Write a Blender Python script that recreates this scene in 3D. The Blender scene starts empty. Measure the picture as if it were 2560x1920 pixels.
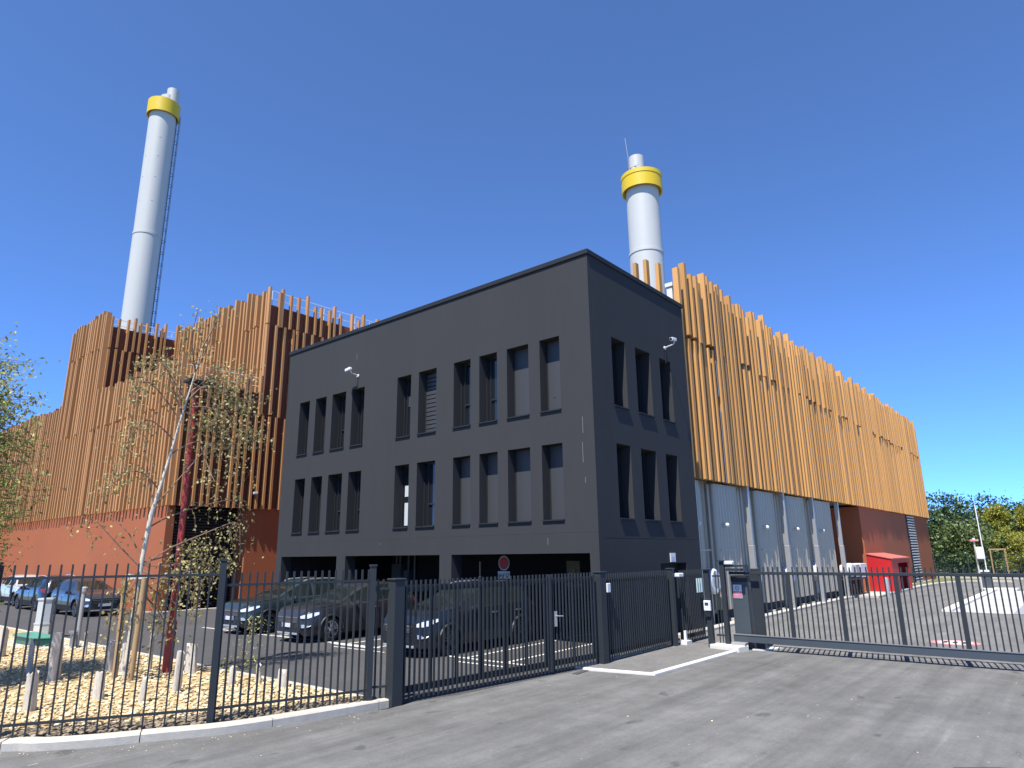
import bpy, bmesh, math, random
from mathutils import Vector, Matrix, noise
rnd = random.Random(7)
R = math.radians
sc = bpy.context.scene
col = sc.collection

# ------------------------------------------------------------------ camera, sky, sun
cam = bpy.data.cameras.new('camera'); co = bpy.data.objects.new('camera', cam); col.objects.link(co)
cam.sensor_fit = 'HORIZONTAL'; cam.sensor_width = 36; cam.lens = 1676 / 2560 * 36
cam.clip_start = 0.1; cam.clip_end = 2000
rx, ry, rz = (0.76605, 0.64266, -0.01242), (-0.1669, 0.1802, -0.96937), (-0.62074, 0.74466, 0.2453)
co.matrix_world = Matrix(((rx[0], -ry[0], -rz[0], 0), (rx[1], -ry[1], -rz[1], 0), (rx[2], -ry[2], -rz[2], 2.4), (0, 0, 0, 1)))
sc.camera = co
SUN_EL, SUN_AZ = 62.0, 168.0            # degrees, azimuth clockwise from +Y
w = bpy.data.worlds.new('World'); sc.world = w; w.use_nodes = True
wn = w.node_tree.nodes; wl = w.node_tree.links
sky = wn.new('ShaderNodeTexSky'); sky.sky_type = 'NISHITA'; sky.sun_disc = False
sky.sun_elevation = R(SUN_EL); sky.sun_rotation = R(SUN_AZ)
sky.air_density = 2.2; sky.dust_density = 0.0; sky.ozone_density = 10.0; sky.altitude = 12000
wl.new(sky.outputs[0], wn['Background'].inputs[0]); wn['Background'].inputs[1].default_value = 0.15
sl = bpy.data.lights.new('sun', 'SUN'); sl.energy = 4.3; sl.angle = R(0.53); sl.color = (1.0, 0.955, 0.89)
so = bpy.data.objects.new('sun', sl); col.objects.link(so)
sd = Vector((math.sin(R(SUN_AZ)) * math.cos(R(SUN_EL)), math.cos(R(SUN_AZ)) * math.cos(R(SUN_EL)), math.sin(R(SUN_EL))))
so.rotation_euler = sd.to_track_quat('Z', 'Y').to_euler(); so.location = (20, -20, 60)
sc.view_settings.view_transform = 'Standard'; sc.view_settings.look = 'None'
sc.view_settings.exposure = 1.12; sc.view_settings.gamma = 1
sc.render.engine = 'CYCLES'

# ------------------------------------------------------------------ helpers
def mat(name, c, rough=0.7, metal=0.0, n=0.0, ns=4.0, stretch=(1, 1, 1), n2=0.0, n2s=0.4, bump=0.0, bs=60, tone=0.0,
        spec=0.5, coat=0.0, trans=0.0, emit=0.0):
    m = bpy.data.materials.new(name); m.use_nodes = True
    nt = m.node_tree; N = nt.nodes; Lk = nt.links; b = N['Principled BSDF']
    b.inputs['Roughness'].default_value = rough; b.inputs['Metallic'].default_value = metal
    b.inputs['Specular IOR Level'].default_value = spec
    if coat: b.inputs['Coat Weight'].default_value = coat; b.inputs['Coat Roughness'].default_value = 0.05
    tc = N.new('ShaderNodeTexCoord'); mp = N.new('ShaderNodeMapping'); mp.inputs['Scale'].default_value = stretch
    Lk.new(tc.outputs['Object'], mp.inputs[0])
    fac = None
    def addterm(sock, amt, fac):
        a = N.new('ShaderNodeMath'); a.operation = 'MULTIPLY_ADD'
        Lk.new(sock, a.inputs[0]); a.inputs[1].default_value = 2 * amt; a.inputs[2].default_value = 1 - amt
        if fac is None: return a.outputs[0]
        q = N.new('ShaderNodeMath'); q.operation = 'MULTIPLY'; Lk.new(fac, q.inputs[0]); Lk.new(a.outputs[0], q.inputs[1])
        return q.outputs[0]
    for amt, s, det in ((n, ns, 6), (n2, n2s, 3)):
        if amt:
            t = N.new('ShaderNodeTexNoise'); t.inputs['Scale'].default_value = s; t.inputs['Detail'].default_value = det
            Lk.new(mp.outputs[0], t.inputs['Vector']); fac = addterm(t.outputs[0], amt, fac)
    if tone:
        t = N.new('ShaderNodeAttribute'); t.attribute_name = 'tone'; fac = addterm(t.outputs['Fac'], tone, fac)
    if fac is None:
        b.inputs['Base Color'].default_value = (*c, 1); colsock = None
    else:
        v = N.new('ShaderNodeVectorMath'); v.operation = 'SCALE'; v.inputs[0].default_value = c; Lk.new(fac, v.inputs['Scale'])
        Lk.new(v.outputs[0], b.inputs['Base Color']); colsock = v.outputs[0]
    if bump:
        t = N.new('ShaderNodeTexNoise'); t.inputs['Scale'].default_value = bs; t.inputs['Detail'].default_value = 4
        Lk.new(mp.outputs[0], t.inputs['Vector'])
        bp = N.new('ShaderNodeBump'); bp.inputs['Strength'].default_value = bump; bp.inputs['Distance'].default_value = 0.02
        Lk.new(t.outputs[0], bp.inputs['Height']); Lk.new(bp.outputs[0], b.inputs['Normal'])
    if trans:
        tr = N.new('ShaderNodeBsdfTranslucent'); mx = N.new('ShaderNodeMixShader'); mx.inputs[0].default_value = trans
        if colsock: Lk.new(colsock, tr.inputs[0])
        else: tr.inputs[0].default_value = (*c, 1)
        Lk.new(b.outputs[0], mx.inputs[1]); Lk.new(tr.outputs[0], mx.inputs[2])
        Lk.new(mx.outputs[0], N['Material Output'].inputs[0])
    return m

class MB:
    def __init__(s): s.v = []; s.f = []; s.t = []; s.m = []; s.mi = 0; s.tone = 0.5
    def face(s, idx): s.f.append(idx); s.t.append(s.tone); s.m.append(s.mi)
    def quad(s, *p):
        i = len(s.v); s.v += [tuple(q) for q in p]; s.face(tuple(range(i, i + len(p))))
    def box(s, x0, x1, y0, y1, z0, z1):
        i = len(s.v)
        s.v += [(x0, y0, z0), (x1, y0, z0), (x1, y1, z0), (x0, y1, z0), (x0, y0, z1), (x1, y0, z1), (x1, y1, z1), (x0, y1, z1)]
        for q in ((0, 3, 2, 1), (4, 5, 6, 7), (0, 1, 5, 4), (1, 2, 6, 5), (2, 3, 7, 6), (3, 0, 4, 7)): s.face(tuple(i + k for k in q))
    def obox(s, p, d, hw, hd, z0, z1):
        """upright box centred on p (xy), d = unit dir, hw along d, hd across"""
        n = (-d[1], d[0]); i = len(s.v)
        for zz in (z0, z1):
            for a, b in ((-1, -1), (1, -1), (1, 1), (-1, 1)):
                s.v.append((p[0] + d[0] * a * hw + n[0] * b * hd, p[1] + d[1] * a * hw + n[1] * b * hd, zz))
        for q in ((0, 3, 2, 1), (4, 5, 6, 7), (0, 1, 5, 4), (1, 2, 6, 5), (2, 3, 7, 6), (3, 0, 4, 7)): s.face(tuple(i + k for k in q))
    def bar(s, a, b, w1, w2=None, up=(0, 0, 1)):
        a = Vector(a); b = Vector(b); d = (b - a).normalized(); u = Vector(up)
        if abs(d.dot(u)) > 0.98: u = Vector((1, 0, 0))
        x = d.cross(u).normalized(); y = x.cross(d); w2 = w2 or w1; i = len(s.v)
        for q in (a, b):
            for sx, sy in ((-1, -1), (1, -1), (1, 1), (-1, 1)): s.v.append(tuple(q + x * sx * w1 / 2 + y * sy * w2 / 2))
        for q in ((0, 3, 2, 1), (4, 5, 6, 7), (0, 1, 5, 4), (1, 2, 6, 5), (2, 3, 7, 6), (3, 0, 4, 7)): s.face(tuple(i + k for k in q))
    def tube(s, pts, r, n=8, cap=True):
        pts = [Vector(p) for p in pts]; rs = r if isinstance(r, (list, tuple)) else [r] * len(pts)
        i0 = len(s.v); d0 = (pts[1] - pts[0]).normalized()
        u = d0.orthogonal().normalized()
        for k, p in enumerate(pts):
            d = (pts[min(k + 1, len(pts) - 1)] - pts[max(k - 1, 0)]).normalized()
            u = (u - d * u.dot(d)).normalized(); v = d.cross(u)
            for j in range(n):
                a = 2 * math.pi * j / n; s.v.append(tuple(p + (u * math.cos(a) + v * math.sin(a)) * rs[k]))
        for k in range(len(pts) - 1):
            for j in range(n):
                a = i0 + k * n + j; b = i0 + k * n + (j + 1) % n; s.face((a, b, b + n, a + n))
        if cap:
            s.face(tuple(i0 + j for j in reversed(range(n)))); e = i0 + (len(pts) - 1) * n; s.face(tuple(e + j for j in range(n)))
    def lathe(s, c, prof, n=24, axis='z', cap=True):
        """prof: list of (r, h) revolved about axis through c"""
        i0 = len(s.v)
        for r, h in prof:
            for j in range(n):
                a = 2 * math.pi * j / n; p, q = r * math.cos(a), r * math.sin(a)
                s.v.append({'z': (c[0] + p, c[1] + q, c[2] + h), 'x': (c[0] + h, c[1] + p, c[2] + q), 'y': (c[0] + q, c[1] + h, c[2] + p)}[axis])
        for k in range(len(prof) - 1):
            for j in range(n):
                a = i0 + k * n + j; b = i0 + k * n + (j + 1) % n; s.face((a, b, b + n, a + n))
        if cap:
            s.face(tuple(i0 + j for j in reversed(range(n)))); e = i0 + (len(prof) - 1) * n; s.face(tuple(e + j for j in range(n)))
    def prism(s, poly, z0, z1):
        n = len(poly); i = len(s.v)
        s.v += [(p[0], p[1], z0) for p in poly] + [(p[0], p[1], z1) for p in poly]
        s.face(tuple(i + n + k for k in range(n))); s.face(tuple(i + k for k in reversed(range(n))))
        for k in range(n): s.face((i + k, i + (k + 1) % n, i + n + (k + 1) % n, i + n + k))
    def sheet(s, poly, z):
        i = len(s.v); s.v += [(p[0], p[1], z) for p in poly]; s.face(tuple(range(i, i + len(poly))))
    def leaf(s, p, size, asp=0.55, droop=0.0):
        p = Vector(p); d = Vector((rnd.gauss(0, 1), rnd.gauss(0, 1), rnd.gauss(0, 1) - droop)).normalized()
        n = d.cross(Vector((rnd.gauss(0, 1), rnd.gauss(0, 1), rnd.gauss(0, 1)))).normalized()
        l = size * rnd.uniform(.7, 1.3); ww = l * asp
        s.tone = rnd.random()
        s.quad(p, p + d * l * .5 + n * ww * .5, p + d * l, p + d * l * .5 - n * ww * .5)

OFF = {}
def obj(name, mb, mats, parent=None, local=False, smooth=None, bevel=0.0):
    me = bpy.data.meshes.new(name)
    off = Vector((0, 0, 0))
    if parent is not None and not local: off = OFF.get(parent.name, off)
    vs = [(a - off.x, b - off.y, c - off.z) for a, b, c in mb.v] if off.length else mb.v
    me.from_pydata(vs, [], mb.f); me.update()
    if not isinstance(mats, (list, tuple)): mats = [mats]
    for m in mats: me.materials.append(m)
    me.polygons.foreach_set('material_index', mb.m)
    at = me.attributes.new('tone', 'FLOAT', 'FACE'); at.data.foreach_set('value', mb.t)
    if smooth is not None:
        me.polygons.foreach_set('use_smooth', [True] * len(me.polygons)); me.set_sharp_from_angle(angle=R(smooth))
    o = bpy.data.objects.new(name, me); col.objects.link(o)
    if parent is not None: o.parent = parent; OFF[o.name] = off if not local else Vector((0, 0, 0))
    if bevel:
        bv = o.modifiers.new('bevel', 'BEVEL'); bv.width = bevel; bv.segments = 2; bv.limit_method = 'ANGLE'
    return o
def tag(o, label, cat, group=None):
    o['label'] = label; o['category'] = cat
    if group: o['group'] = group
    return o
def thing(name, label, cat, loc, rz=0, group=None):
    o = bpy.data.objects.new(name, None); col.objects.link(o); o.empty_display_size = .2
    o.location = loc; o.rotation_euler = (0, 0, rz); OFF[o.name] = Vector(loc)
    return tag(o, label, cat, group)
def struct(name, mb, m, **k):
    o = obj(name, mb, m, **k); o['kind'] = 'structure'; return o
def stuff(name, mb, m, label, cat):
    o = obj(name, mb, m); o['kind'] = 'stuff'; return tag(o, label, cat)
def grid_wall(mb, u0, u1, z0, z1, holes, P):
    """flat wall with rectangular holes; P(u, z) -> xyz"""
    us = sorted({u0, u1, *[h[0] for h in holes], *[h[1] for h in holes]}); zs = sorted({z0, z1, *[h[2] for h in holes], *[h[3] for h in holes]})
    us = [u for u in us if u0 <= u <= u1]; zs = [q for q in zs if z0 <= q <= z1]
    for a, b in zip(us, us[1:]):
        for c, d in zip(zs, zs[1:]):
            mu, mz = (a + b) / 2, (c + d) / 2
            if any(h[0] < mu < h[1] and h[2] < mz < h[3] for h in holes): continue
            mb.quad(P(a, c), P(b, c), P(b, d), P(a, d))

# ------------------------------------------------------------------ materials
M = {}
M['black'] = mat('black_render', (0.037, 0.0385, 0.0405), .8, n=.07, ns=5, n2=.13, n2s=.4, stretch=(1, 1, .2), bump=.08, bs=40, spec=.12)
M['trim'] = mat('dark_trim', (0.018, 0.021, 0.025), .6, n=.05, spec=.2)
M['frame'] = mat('window_frame', (0.0168, 0.018, 0.0204), .4)
M['glass'] = mat('dark_glass', (.012, .014, .017), .04, spec=.8)
M['window_panel'] = mat('grey_shutter', (0.036, 0.039, 0.043), .55, n=.05, ns=20, stretch=(1, 1, 8))
M['lit'] = mat('painted_reflection', (0.44, 0.48, 0.48), .5)  # pale colour standing in for a reflection in the window glass
M['dark'] = mat('dark_interior', (.03, .03, .032), .9, n=.1)
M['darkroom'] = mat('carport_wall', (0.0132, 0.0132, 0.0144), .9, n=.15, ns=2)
M['wood'] = mat('timber_batten', (0.5, 0.26, 0.082), .62, n=.10, ns=3, stretch=(6, 6, .35), n2=.10, n2s=.7, tone=.17, spec=.3)
M['woodL'] = mat('timber_batten_brown', (0.41, 0.205, 0.08), .62, n=.10, ns=3, stretch=(6, 6, .35), n2=.10, n2s=.7, tone=.16, spec=.3)
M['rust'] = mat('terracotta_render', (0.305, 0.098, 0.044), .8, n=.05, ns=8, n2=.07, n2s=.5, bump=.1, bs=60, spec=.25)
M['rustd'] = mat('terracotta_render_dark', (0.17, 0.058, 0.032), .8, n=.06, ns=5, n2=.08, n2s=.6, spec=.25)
M['roof'] = mat('flat_roof', (0.14, 0.133, 0.126), .9, n=.1)
M['white'] = mat('white_steel', (0.45, 0.455, 0.43), .42, n=.025, ns=3, n2=.05, n2s=.5, stretch=(2, 2, .4))
M['yellow'] = mat('yellow_steel', (0.6, 0.42, 0.012), .45, n=.04, ns=2)
M['galv'] = mat('galvanised_steel', (0.42, 0.41, 0.385), .42, .55, n=.08, ns=7, n2=.08)
M['silo'] = mat('ribbed_steel', (0.37, 0.325, 0.25), .38, .3, n=.07, ns=3, stretch=(4, 4, .4), n2=.10, n2s=.6)
M['anth'] = mat('anthracite_steel', (0.025, 0.03, 0.034), .5, n=.06, ns=3, spec=.3)
M['anthg'] = mat('gate_beam_steel', (0.05, 0.062, 0.072), .42, n=.06, ns=3)
M['kerb'] = mat('kerb_concrete', (0.4, 0.375, 0.325), .85, n=.2, ns=9, n2=.16, n2s=1.5, bump=.2, bs=50)
M['paint'] = mat('white_paint', (0.56, 0.545, 0.5), .7, n=.10, ns=14, n2=.1, n2s=2)
M['redpaint'] = mat('red_marking', (0.52, 0.2, 0.2), .7, n=.12, ns=8)
M['conc'] = mat('pale_concrete', (0.38, 0.3752, 0.3657), .85, n=.06, ns=8, n2=.10, n2s=.35)
M['concd'] = mat('grey_concrete', (0.234, 0.243, 0.27), .85, n=.06, ns=8, n2=.08, n2s=.35)
M['red'] = mat('signal_red_panel', (0.42, 0.0135, 0.015), .42, n=.03)
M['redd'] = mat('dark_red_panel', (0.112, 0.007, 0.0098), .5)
M['plast'] = mat('white_plastic', (0.624, 0.632, 0.64), .4, n=.02)
M['post_red'] = mat('red_lamp_post', (0.27, 0.03, 0.016), .45, n=.06, ns=4)
M['cream'] = mat('cream_cabinet', (0.465, 0.4575, 0.39), .55, n=.05, ns=5)
M['pale'] = mat('pale_grey_cabinet', (0.39, 0.42, 0.4125), .55, n=.05, ns=5)
M['green'] = mat('green_plastic', (0.014, 0.119, 0.077), .45, n=.08, ns=6)
M['bark'] = mat('birch_bark', (0.496, 0.464, 0.384), .8, n=.35, ns=9, stretch=(1, 1, 5), bump=.3)
M['twig'] = mat('twig_bark', (.20, .125, .08), .85, n=.2)
M['stake'] = mat('stake_wood', (0.32, 0.216, 0.112), .85, n=.2, ns=5, stretch=(6, 6, .6), tone=.1)
M['sleeve'] = mat('grey_tree_sleeve', (0.55, 0.51, 0.44), .8, n=.3, ns=9, stretch=(3, 3, .8), bump=.4, bs=20, trans=.15)
M['leafb'] = mat('birch_leaf', (0.34, 0.31, 0.125), .55, tone=.55, trans=.4)
M['leafw'] = mat('fine_leaf', (0.34, 0.37, 0.11), .55, tone=.6, trans=.45)
M['leafd'] = mat('dark_broadleaf', (0.055, 0.098, 0.03), .55, tone=.65, trans=.25)
M['leafm'] = mat('mid_broadleaf', (0.1, 0.14, 0.04), .55, tone=.6, trans=.25)
M['leafy'] = mat('yellow_green_leaf', (0.27, 0.27, 0.035), .55, tone=.5, trans=.3)
M['trunk'] = mat('brown_bark', (.09, .065, .045), .9, n=.3)
M['rubber'] = mat('tyre_rubber', (0.0144, 0.0144, 0.0152), .8)
M['alloy'] = mat('alloy_rim', (0.496, 0.504, 0.512), .3, .8)
M['alloyd'] = mat('black_alloy_rim', (.10, .10, .11), .35, .6)
M['bplast'] = mat('black_car_plastic', (0.0132, 0.0138, 0.015), .55)
M['carglass'] = mat('car_glass', (.012, .017, .016), .03, spec=.9)
M['lamp'] = mat('headlight_glass', (.72, .75, .78), .12, .3)
M['tail'] = mat('tail_light', (0.16, 0.02, 0.015), .2)
M['silver'] = mat('silver_trim', (.62, .63, .64), .3, .7)
M['platew'] = mat('plate_white', (0.5625, 0.5625, 0.555), .4)
M['ink'] = mat('plate_ink', (.03, .03, .04), .6)
M['blue'] = mat('plate_blue', (.03, .08, .35), .5)
M['pink'] = mat('sign_red', (.60, .07, .11), .5)
M['lilac'] = mat('notice_paper', (0.465, 0.45, 0.54), .6)
M['signred'] = mat('no_entry_red', (.50, .02, .05), .5)
M['galvd'] = mat('dull_steel', (0.21, 0.21, 0.21), .5, .4)

def ground_mat(name, c, grain=.10, patch=.16, streak=0.0, spots=0.0, dark=0.0, ang=0.0):
    m = bpy.data.materials.new(name); m.use_nodes = True
    nt = m.node_tree; N = nt.nodes; L = nt.links; b = N['Principled BSDF']; b.inputs['Roughness'].default_value = .88
    b.inputs['Specular IOR Level'].default_value = .25
    tc = N.new('ShaderNodeTexCoord'); cur = None
    def nz(scale, det, st=None, rot=0):
        mp = N.new('ShaderNodeMapping'); L.new(tc.outputs['Object'], mp.inputs[0])
        if st: mp.inputs['Scale'].default_value = st
        mp.inputs['Rotation'].default_value = (0, 0, rot)
        t = N.new('ShaderNodeTexNoise'); t.inputs['Scale'].default_value = scale; t.inputs['Detail'].default_value = det
        t.inputs['Roughness'].default_value = .6
        L.new(mp.outputs[0], t.inputs['Vector']); return t.outputs[0]
    def mul(sock, lo, hi, a, bb, cur):
        r = N.new('ShaderNodeMapRange'); L.new(sock, r.inputs[0])
        for k, v in zip((1, 2, 3, 4), (lo, hi, a, bb)): r.inputs[k].default_value = v
        if cur is None: return r.outputs[0]
        q = N.new('ShaderNodeMath'); q.operation = 'MULTIPLY'; L.new(cur, q.inputs[0]); L.new(r.outputs[0], q.inputs[1]); return q.outputs[0]
    cur = mul(nz(90, 3), .3, .7, 1 - grain * 2.2, 1 + grain * 2.2, cur)
    cur = mul(nz(22, 4), .3, .7, 1 - grain * 1.3, 1 + grain * 1.3, cur)
    cur = mul(nz(6, 5, (1, .6, 1), ang), .3, .7, 1 - grain * .9, 1 + grain * .9, cur)
    cur = mul(nz(.35, 5), .3, .7, 1 - patch, 1 + patch, cur)
    cur = mul(nz(1.7, 4), .3, .7, 1 - patch * .5, 1 + patch * .5, cur)
    if streak: cur = mul(nz(1.0, 5, (2.2, .10, 1), ang), .32, .68, 1 - streak, 1 + streak, cur)
    if spots:
        cur = mul(nz(2.6, 2, (1, .5, 1), .3), .66, .72, 1, 1 - spots, cur)
        cur = mul(nz(.9, 6, (3.5, .16, 1), ang + .25), .60, .72, 1, 1 + spots * .9, cur)
        cur = mul(nz(.55, 6, (2.6, .12, 1), ang - .5), .62, .72, 1, 1 - spots * .7, cur)
    v = N.new('ShaderNodeVectorMath'); v.operation = 'SCALE'; v.inputs[0].default_value = c; L.new(cur, v.inputs['Scale'])
    last = v.outputs[0]
    if spots:                                   # pale scuffs and specks of chalk
        r = N.new('ShaderNodeMapRange'); L.new(nz(7, 2, (1, .45, 1), .5), r.inputs[0])
        r.inputs[1].default_value = .735; r.inputs[2].default_value = .77; r.inputs[3].default_value = 0; r.inputs[4].default_value = .7
        mx = N.new('ShaderNodeMix'); mx.data_type = 'RGBA'; L.new(r.outputs[0], mx.inputs[0]); L.new(last, mx.inputs[6]); mx.inputs[7].default_value = (.33, .32, .30, 1)
        last = mx.outputs[2]
    L.new(last, b.inputs['Base Color'])
    bp = N.new('ShaderNodeBump'); bp.inputs['Strength'].default_value = .35; bp.inputs['Distance'].default_value = .01
    L.new(nz(70, 3), bp.inputs['Height']); L.new(bp.outputs[0], b.inputs['Normal'])
    return m
M['asphalt'] = ground_mat('road_asphalt', (0.120, 0.119, 0.114), .085, .22, .22, .34, ang=.55)
M['asphalty'] = ground_mat('yard_asphalt', (.142, .140, .134), .10, .16, .14, .12, ang=.1)
M['asphaltn'] = ground_mat('car_park_asphalt', (0.062, 0.061, 0.061), .09, .10, .04)
M['asphaltp'] = ground_mat('footway_asphalt', (0.14, 0.137, 0.13), .10, .12, .05, .12)
M['earth'] = ground_mat('verge_grass', (.13, .14, .055), .25, .25)
M['gravel'] = ground_mat('gravel_bed_soil', (0.38, 0.28, 0.14), .25, .15)
M['stone'] = mat('yellow_stone', (0.53, 0.43, 0.26), .85, n=.1, ns=20, tone=.35)
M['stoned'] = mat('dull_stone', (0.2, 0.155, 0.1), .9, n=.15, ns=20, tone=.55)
M['soil'] = ground_mat('edge_soil', (.10, .075, .05), .3, .2)

# ------------------------------------------------------------------ ground, roads, kerbs
g = MB(); g.sheet([(-400, -300), (400, -300), (400, 500), (-400, 500)], -.03); struct('ground', g, M['earth'])
g = MB(); g.sheet([(-11.3, 2.9), (-14.5, -3), (-20, -20), (60, -20), (60, 66), (-3, 66), (-8.9, 67.5), (-9.6, 58), (-9.9, 12), (-9.1, 7.7), (-10.1, 5.4)], 0)
struct('road', g, M['asphalt'])
g = MB(); g.sheet([(-75, 7.9), (-9.25, 7.9), (-8.95, 9.5), (-8.72, 12.7), (-8.7, 17.2), (-9.6, 19), (-9.66, 21.2), (-75, 21.2)], .004)
struct('car_park', g, M['asphaltn'])
g = MB(); g.sheet([(-9.7, 18.2), (-7, 17.9), (40, 17.9), (40, 31), (12, 65), (-4, 65.6), (-8, 60), (-8.6, 39), (-9.5, 30)], .004); struct('yard', g, M['asphalty'])
g = MB(); g.sheet([(-8.72, 12.75), (-7.14, 13.0), (-7.08, 17.2), (-8.72, 17.6)], .03); struct('footway', g, M['asphaltp'])
def strip(mb, pts, wd, z0, z1, closed=False):
    """kerb of width wd to the left of the polyline"""
    n = len(pts); L_ = []
    for k in range(n):
        a = Vector(pts[max(k - 1, 0)]); b = Vector(pts[min(k + 1, n - 1)]); d = (b - a).normalized(); nn = Vector((-d.y, d.x))
        L_.append((Vector(pts[k]), Vector(pts[k]) + nn * wd))
    for k in range(n - 1):
        a, b = L_[k]; c, d = L_[k + 1]
        mb.quad((a.x, a.y, z0), (c.x, c.y, z0), (c.x, c.y, z1 - .02), (a.x, a.y, z1 - .02))
        e = (b - a).normalized() * .02; f = (d - c).normalized() * .02
        mb.quad((a.x, a.y, z1 - .02), (c.x, c.y, z1 - .02), (c.x + f.x, c.y + f.y, z1), (a.x + e.x, a.y + e.y, z1))
        mb.quad((a.x + e.x, a.y + e.y, z1), (c.x + f.x, c.y + f.y, z1), (d.x, d.y, z1), (b.x, b.y, z1))
        mb.quad((b.x, b.y, z1), (d.x, d.y, z1), (d.x, d.y, z0), (b.x, b.y, z0))
    for (a, b), fl in ((L_[0], 0), (L_[-1], 1)):
        q = [(a.x, a.y, z0), (b.x, b.y, z0), (b.x, b.y, z1), (a.x, a.y, z1)]; mb.quad(*(q if not fl else q[::-1]))
kp = [(-15.5, -5), (-13.2, -.6), (-11.9, 1.9), (-11.22, 3.05), (-10.88, 3.35), (-10.49, 3.86), (-10.15, 4.5), (-9.72, 5.3), (-9.45, 6.4), (-9.22, 7.84)]
def cr(pts, n=5):
    out = []
    for k in range(len(pts) - 1):
        p0, p1, p2, p3 = [Vector(pts[min(max(k + j, 0), len(pts) - 1)]) for j in (-1, 0, 1, 2)]
        for i in range(n):
            t = i / n; out.append(tuple(.5 * ((2 * p1) + (p2 - p0) * t + (2 * p0 - 5 * p1 + 4 * p2 - p3) * t * t + (3 * p1 - p0 - 3 * p2 + p3) * t ** 3)))
    return out + [tuple(pts[-1])]
kpc = cr(kp)
seg = 0; k0 = 0                                   # kerb stones about 1 m long with open joints
while k0 < len(kpc) - 1:
    acc = 0; k1 = k0
    while k1 < len(kpc) - 1 and acc < 1.6: acc += (Vector(kpc[k1 + 1]) - Vector(kpc[k1])).length; k1 += 1
    q = [Vector(p) for p in kpc[k0:k1 + 1]]
    q[-1] = q[-1] - (q[-1] - q[-2]).normalized() * .012
    mb = MB(); strip(mb, [tuple(p) for p in q], .24, -.02, .115); o = struct('road_kerb', mb, M['kerb']); k0 = k1
mb = MB(); strip(mb, [(-10.0, 7.86), (-40, 7.86)][::1], -.12, -.02, .05); struct('car_park_kerb', mb, M['kerb'])
mb = MB(); strip(mb, [(-8.62, 12.55), (-7.09, 12.85), (-7.03, 16.9)], .11, -.02, .05); struct('footway_kerb', mb, M['paint'])
mb = MB(); strip(mb, [(-8.80, 13.75), (-8.84, 16.8)], .10, -.02, .07); strip(mb, [(-8.80, 12.65), (-8.76, 13.3)], .10, -.02, .06); struct('fence_edging', mb, M['paint'])
mb = MB(); strip(mb, [(-9.35, 18.6), (-9.5, 25), (-9.62, 33), (-9.7, 39)], .30, -.02, .09); struct('yard_kerb', mb, M['kerb'])
mb = MB(); strip(mb, cr([(-8.6, 39.0), (-8.66, 46.5), (-8.45, 54), (-7.5, 58.6), (-6.2, 60.2), (-4.6, 60.4)]), .3, -.02, .11); struct('yard_kerb', mb, M['kerb'])
mb = MB(); mb.box(-9.98, -8.62, 39.0, 48.6, -.02, .10); struct('yard_plinth', mb, M['kerb'])
mb = MB(); mb.box(-9.98, -9.7, 49.5, 62, -.02, .06); struct('wall_footing', mb, M['kerb'])
mb = MB(); strip(mb, cr([(-14, 68.6), (-10.2, 67.2), (-4.2, 65.4), (8, 63), (30, 60)]), .35, -.02, .13); struct('back_kerb', mb, M['kerb'])
mb = MB(); strip(mb, [(-33.2, 13.2), (-33.2, 14.0)], .12, -.02, .06); strip(mb, [(-32.5, 14.0), (-32.5, 21)], .14, -.02, .07); struct('hall_kerb', mb, M['kerb'])
mb = MB(); mb.sheet([(-9.7, 48.6), (-8.8, 48.6), (-8.6, 54), (-7.7, 58.6), (-6.3, 60.3), (-4.6, 60.7), (-5, 64.6), (-10.2, 66.8)], .02); struct('grass_patch', mb, M['earth'])
mb = MB(); mb.sheet([(-4.5, 31.8), (12, 31.2), (12, 48.4), (-4.5, 48.5)], .012); struct('weighbridge_apron', mb, M['conc'])
mb = MB(); mb.sheet([(-2.6, 31.75), (-1.5, 31.7), (-1.5, 48.4), (-2.6, 48.4)], .016); struct('weighbridge_lane', mb, M['concd'])
mb = MB(); mb.box(-4.85, -4.5, 31.75, 48.6, -.02, .10); mb.box(-5.3, -3.6, 48.6, 50.6, -.02, .08); struct('weighbridge_kerb', mb, M['paint'])
mb = MB()
for yy in (35.9, 40.1, 44.3): mb.box(-4.5, 12, yy, yy + .03, .010, .0165)
struct('apron_joint', mb, M['concd'])
mb = MB()
for x in (-23.55, -19.95, -16.45, -15.15, -11.85, -10.6): mb.sheet([(x - .05, 12.4), (x + .05, 12.4), (x - .35, 21), (x - .45, 21)], .008)
mb.sheet([(-24.6, 12.15), (-20.0, 12.15), (-20.0, 12.25), (-24.6, 12.25)], .008)
mb.sheet([(-20.3, 12.2), (-15.0, 12.25), (-15.0, 12.37), (-20.3, 12.32)], .008)
mb.sheet([(-16.9, 12.1), (-15.1, 12.1), (-15.1, 12.3), (-16.9, 12.3)], .0082)
mb.sheet([(-16.3, 11.75), (-14.2, 11.8), (-14.2, 11.87), (-16.3, 11.82)], .008)
mb.sheet([(-14.6, 12.25), (-9.9, 12.3), (-9.9, 12.42), (-14.6, 12.37)], .0084)
mb.sheet([(-11.6, 11.8), (-10.2, 11.85), (-10.2, 11.95), (-11.6, 11.9)], .008)
struct('parking_lines', mb, M['paint'])
mb = MB(); mb.mi = 0
def disc(mb, c, r, z, n=40, ys=1.0): mb.sheet([(c[0] + r * math.cos(2 * math.pi * k / n), c[1] + ys * r * math.sin(2 * math.pi * k / n)) for k in range(n)], z)
disc(mb, (-3.12, 21.65), .56, .008); mb.mi = 1; disc(mb, (-3.12, 21.65), .40, .012); mb.mi = 2
for dx in (-.22, 0.0, .2): mb.sheet([(-3.12 + dx - .05, 21.45), (-3.12 + dx + .05, 21.45), (-3.12 + dx + .05, 21.85), (-3.12 + dx - .05, 21.85)], .016)
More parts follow.
